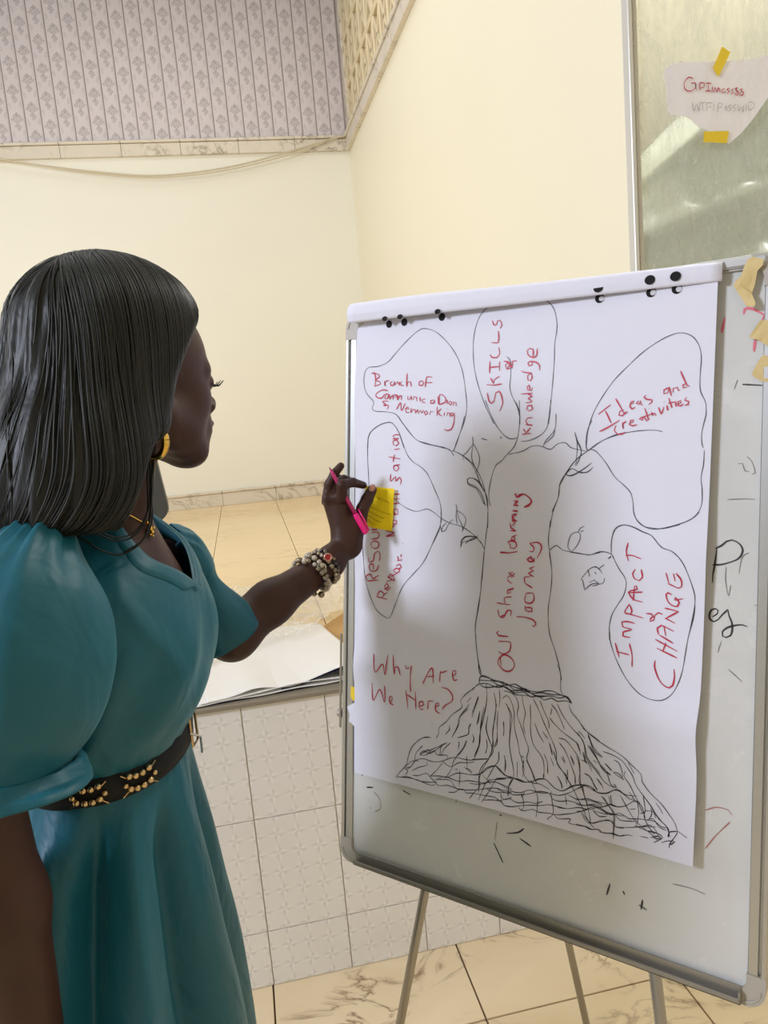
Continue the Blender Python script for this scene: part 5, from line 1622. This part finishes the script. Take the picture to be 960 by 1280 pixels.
for (x, y, r_2) in pd: add_ball(bm, P(187+x, 661+y, pdep), r_2*.00105, 2)
bm_obj('pendant', bm, m_goldy, neck_, smooth=True)
m_bz = mat('antique_silver_bead', srgb(150, 138, 118), .3, .8); m_gl = mat('clear_glass_bead', srgb(190, 178, 160), .1, .1, .9); m_dk = mat('black_bead', srgb(38, 30, 34), .2, 0, .8); m_red = mat('red_enamel', srgb(150, 20, 34), .2)
axd = (WRL-ELL); axd /= np.linalg.norm(axd); b1 = np.cross(axd, [0, 0, 1]); b1 /= np.linalg.norm(b1); b2 = np.cross(axd, b1)
rnd = random.Random(12)
for q, (back, rad, cnt, mm, br, tilt) in enumerate([(.046, .0335, 22, m_bz, .0052, .25), (.030, .0320, 22, m_gl, .0050, -.15), (.018, .0305, 24, m_bz, .0046, .1), (.006, .0290, 26, m_dk, .0040, -.05)]):
    cen = WRL-axd*back; cr = bmesh.new(); pts = [cen+(b1*math.cos(a)+b2*math.sin(a))*rad+axd*tilt*.02*math.cos(a) for a in [2*math.pi*k/24 for k in range(25)]]
    add_tube(cr, pts, .0008, 5, cap=False); br_ = bm_obj('bracelet', cr, m_dk, woman)
    for k in range(cnt):
        a = 2*math.pi*(k+rnd.uniform(-.15, .15))/cnt; rr_ = rad+rnd.uniform(-.001, .002)
        p = cen+(b1*math.cos(a)+b2*math.sin(a))*rr_+axd*(tilt*.02*math.cos(a)+rnd.uniform(-.002, .002))
        bead(p, br*rnd.uniform(.7, 1.15), br_, m=[mm, mm, m_gl, m_bz][rnd.randrange(4)])
    br_all = br_
def charm(px, py, y, r, m1, ring, nm):
    c = np.array(P(px, py, y)); nv = EYE-c; nv /= np.linalg.norm(nv); bm = bmesh.new()
    M = Vector(nv).to_track_quat('Z', 'Y').to_matrix().to_4x4(); M.translation = Vector(c)
    bmesh.ops.create_cone(bm, cap_ends=True, segments=20, radius1=r, radius2=r*.9, depth=.003, matrix=M)
    bm_obj(nm, bm, m1, br_all)
    bm = bmesh.new(); add_tube(bm, [M@Vector((math.cos(a)*r, math.sin(a)*r, .0015)) for a in [2*math.pi*k/20 for k in range(21)]], .0014, 6, cap=False); bm_obj('charm_rim', bm, ring, br_all, smooth=True)
wy = float(WRL[1])-.034
charm(410, 696.5, wy-.001, .0058, m_red, mat('pink_gold', srgb(206, 150, 130), .3, .8), 'red_charm')
charm(402, 709.5, wy-.005, .0068, mat('crystal_charm', srgb(120, 104, 84), .25, .6), mat('polished_silver', srgb(226, 220, 206), .15, 1.0), 'heart_charm')

# ------------------------------------------------------------------ hair
HP2 = math.radians(8)
def xb(z): return np.interp(z, [-.20, -.10, -.07, -.03, 0, .03, .06, .085, .10, .16], [-.085, -.046, -.032, -.022, -.014, .000, .022, .046, .054, .052])
def hair_sdf(p):
    """p: (...,3) in head space"""
    x, y, z = p[..., 0], p[..., 1], p[..., 2]
    def ell(c, r):
        q = [(x-c[0])/r[0], (y-c[1])/r[1], (z-c[2])/r[2]]; k0 = np.sqrt(q[0]**2+q[1]**2+q[2]**2); k1 = np.sqrt((q[0]/r[0])**2+(q[1]/r[1])**2+(q[2]/r[2])**2)+1e-9
        return k0*(k0-1)/k1
    smin = lambda a, b, k: (lambda h: a*(1-h)+b*h-k*h*(1-h))(np.clip(.5+.5*(a-b)/k, 0, 1))
    cap = ell((-.040, 0, .052), (.128, .100, .104))
    # hanging curtain: flattened column that widens a little downwards
    w = 1+.10*smoothstep(.0, -.15, z)
    cx = -.076-.02*smoothstep(0, -.16, z)
    dx = (x-cx)/(.118*w); dy = y/(.100*w); k0 = np.sqrt(dx*dx+dy*dy); k1 = np.sqrt((dx/(.118*w))**2+(dy/(.100*w))**2)+1e-9
    col = -smin(-k0*(k0-1)/k1, -(z-.02), .09)
    zc = -.176+.100*smoothstep(-.125, -.05, x)
    col = -smin(-col, -(zc-z), .025)
    d = smin(cap, col, .05)
    return -smin(-d, -((x-xb(z))*.9), .018)
h_ = .0035; lo = np.array([-.24, -.14, -.22]); hi = np.array([.10, .14, .19])
f = Field(lo, hi, h_); G = np.stack(np.meshgrid(*[lo[i]+np.arange(f.n[i])*h_ for i in range(3)], indexing='ij'), -1); f.F = hair_sdf(G).astype(np.float32)
# shallow flowing locks in the surface
X_, Y_, Z_ = G[..., 0], G[..., 1], G[..., 2]; az = np.arctan2(Y_, X_+.05)
f.F += (.0016*np.sin(az*23+Z_*18)+.0010*np.sin(az*51-Z_*30)).astype(np.float32)
V_, Q_ = f.mesh(); V_ = relax(V_, Q_, 1, .4); Vw = (V_*HS_)@RH.T+HO
hair = np_mesh('hair', Vw, Q_, m_hairm, woman)
# strands combed over that surface, on every side of the head
NS = 2600; rng = np.random.default_rng(5)
u = rng.uniform(0, 1, NS); side = np.where(rng.uniform(0, 1, NS) < .5, -1, 1)
p = np.stack([.052-.16*u, side*rng.uniform(.001, .02, NS), np.full(NS, .15)], 1)
low = rng.uniform(0, 1, NS) < .0    # many strands also start lower so that the lengths stay full
ang = rng.uniform(-math.pi, math.pi, NS)
p[low] = np.stack([-.06+.12*np.cos(ang[low]), .10*np.sin(ang[low]), rng.uniform(-.06, .10, low.sum())], 1)
dep = rng.uniform(-.0015, .0022, NS)
def grad(p):
    e = 1e-3; return np.stack([(hair_sdf(p+np.eye(3)[i]*e)-hair_sdf(p-np.eye(3)[i]*e))/(2*e) for i in range(3)], -1)
def snap(p, it=6):
    for _ in range(it):
        g = grad(p); p = p-g*((hair_sdf(p)-dep)/np.maximum((g*g).sum(1), .2))[:, None]
    return p
p = snap(p, 12); paths = [p]; vel = np.stack([np.zeros(NS)-.15, side*.8, np.zeros(NS)], 1); vel[low] = [0, 0, -1]
swirl = rng.normal(0, .10, NS)
for k in range(46):
    g = grad(p); g /= np.linalg.norm(g, axis=1)[:, None]+1e-9
    down = np.zeros_like(p); down[:, 2] = -1; z = p[:, 2]
    # lower lengths sweep back
    sweep = smoothstep(-.07, -.17, z)*1.1; down[:, 0] -= sweep; down[:, 1] += swirl
    d = down-g*(down*g).sum(1)[:, None]; d[:, 0] *= np.where(z > .06, .25, 1.0)
    nrm = np.linalg.norm(d, axis=1)[:, None]; d = d/np.maximum(nrm, .25)
    vel = vel*.62+d*.38; vel /= np.linalg.norm(vel, axis=1)[:, None]+1e-9
    p = snap(p+vel*.0085, 2); paths.append(p)
PT = np.stack(paths, 1)          # strands x steps x 3
vs = []; fs = []; base = 0
m_str = mat('hair_strands', (.011, .012, .0095), .42, 0, .40)
wid = rng.uniform(.0005, .0013, NS)
for i in range(NS):
    q = PT[i]; L = len(q)
    keep = np.ones(L, bool); bad = np.where((q[:, 2] < -.178) | (q[:, 0] > xb(q[:, 2])+.006))[0]
    if len(bad): 
        if bad[0] < 6: continue
        L = bad[0]
    if L < 6: continue
    q = q[:L]; q = (q*HS_)@RH.T+HO
    t = np.gradient(q, axis=0); t /= np.linalg.norm(t, axis=1)[:, None]+1e-9
    out = q-HO; out -= t*(out*t).sum(1)[:, None]; out /= np.linalg.norm(out, axis=1)[:, None]+1e-9; sd_ = np.cross(t, out)
    w_ = wid[i]*np.minimum(1, np.minimum(np.arange(L)+1, L-np.arange(L))/6)[:, None]
    tri = np.stack([q+sd_*w_, q+out*w_*.8, q-sd_*w_], 1).reshape(-1, 3); vs.append(tri)
    k = base+np.arange(L-1)[:, None]*3
    for a, b in ((0, 1), (1, 2), (2, 0)): fs.append(np.concatenate([k+a, k+b, k+3+b, k+3+a], 1))
    base += 3*L
st = np_mesh('hair_strands', np.concatenate(vs), np.concatenate(fs), m_str, hair); tag(st, kind='stuff')
# loose wisps that loop over the collar
bm = bmesh.new()
for pts in ([(189, 560, .90), (187, 583, .895), (186, 633, .875), (171, 663, .858), (147, 672, .845), (123, 663, .84), (104, 648, .84)],
            [(191, 560, .90), (190, 583, .895), (188, 645, .87), (177, 677, .853), (151, 693, .84), (127, 688, .835), (100, 672, .835), (78, 660, .835)],
            [(188, 560, .90), (184, 590, .895), (184, 640, .878), (170, 668, .86), (146, 676, .847), (120, 667, .842)],
            [(187, 570, .9), (189, 620, .885), (190, 650, .872), (180, 674, .856), (156, 690, .842)],
            [(196, 540, .9), (192, 580, .895), (190, 620, .885), (186, 652, .873)]):
    add_tube(bm, spline([tuple(P(*q)) for q in pts], n=8), .0011, 5)
for pts in ([(140, 325, .95), (150, 322, .95), (158, 317, .95)], [(146, 326, .95), (155, 323, .95), (160, 319, .95)], [(205, 352, .95), (222, 362, .95), (234, 378, .955), (238, 388, .96)]):
    add_tube(bm, spline([tuple(P(*q)) for q in pts], n=6), .0006, 5)
tag(bm_obj('loose_wisps', bm, m_hairm, hair, smooth=True), kind='stuff')

# ------------------------------------------------------------------ pen and sticky note
m_pink = mat('hot_pink_plastic', srgb(240, 30, 130), .25, 0, .6); m_pinkd = mat('translucent_pink_barrel', srgb(196, 40, 110), .2, 0, .6)
pa, pb = hp(411.5, 584, -.010), hp(458, 667, -.027)
pen = empty('pen', tuple(pb), 'pink ballpoint pen held in the woman\'s raised hand', 'pen')
d = pb-pa; bm = bmesh.new(); add_tube(bm, [pa+d*.03, pa+d*.12, pa+d*.74], [.0018, .0034, .0036], 12); bm_obj('barrel', bm, m_pinkd, pen, smooth=True)
bm = bmesh.new(); add_tube(bm, [pa, pa+d*.05], [.0006, .0018], 8); bm_obj('tip', bm, m_dark, pen)
bm = bmesh.new(); add_tube(bm, [pa+d*.70, pa+d*.72, pa+d*.97, pa+d], [.0042, .0052, .0054, .0040], 14); cap_ = bm_obj('cap', bm, m_pink, pen, smooth=True)
sidev = hp(462, 640, -.03)-hp(452, 645, -.03); sidev /= np.linalg.norm(sidev)
bm = bmesh.new(); add_tube(bm, [pa+d*.66+sidev*.0085, pa+d*.85+sidev*.0078, pa+d*.98+sidev*.006], [.0012, .0018, .0022], 6); bm_obj('clip', bm, m_pink, cap_, smooth=True)

m_sticky = mat('yellow_sticky_paper', srgb(255, 226, 24), .55, 0, .3)
m_sticky.node_tree.nodes['Principled BSDF'].inputs['Subsurface Weight'].default_value = .0
sn = board_root('sticky_note', 'yellow sticky note with pen lines pressed onto the flip-chart sheet', 'sticky note')
cs = [on_board(457.5, 607.5, .030), on_board(493.5, 611, .013), on_board(489.5, 664, .013), on_board(449, 655, .024)]
nn_ = 20; vs = []; fs = []
for j in range(nn_+1):
    for i in range(nn_+1):
        u, q = i/nn_, j/nn_; tp = np.array(cs[0])*(1-u)+np.array(cs[1])*u; bt = np.array(cs[3])*(1-u)+np.array(cs[2])*u
        c = tp*(1-q)+bt*q; c[2] += .006*math.sin(u*math.pi)*(.3+.7*q)+.0012*math.sin(u*7+q*5); vs.append(tuple(c))
def note_pt(u, q, l=.0006):
    tp = np.array(cs[0])*(1-u)+np.array(cs[1])*u; bt = np.array(cs[3])*(1-u)+np.array(cs[2])*u
    c = tp*(1-q)+bt*q; c[2] += .006*math.sin(u*math.pi)*(.3+.7*q)+.0012*math.sin(u*7+q*5)+l; return Vector(c)
for j in range(nn_):
    for i in range(nn_):
        k = j*(nn_+1)+i; fs.append((k, k+nn_+1, k+nn_+2, k+1))
mesh('note_paper', vs, fs, m_sticky, sn, True, local=True)
bm = bmesh.new()
for (u0, u1, q0, q1, ph) in ((.22, .95, .50, .62, 0), (.15, .80, .60, .74, 1), (.12, .70, .70, .84, 2), (.12, .55, .80, .92, 3), (.35, .9, .24, .34, 4)):
    for k in range(14):
        a = u0+(u1-u0)*k/14; b = a+(u1-u0)/18; qa = q0+(q1-q0)*k/14+.012*math.sin(k*2.3+ph); add_tube(bm, [note_pt(a, qa), note_pt(b, qa+.015*math.cos(k*3+ph))], .00035, 4)
tag(bm_obj('pen_writing', bm, mat('olive_pen_ink', srgb(120, 96, 20), .6), sn, local=True), kind='stuff')
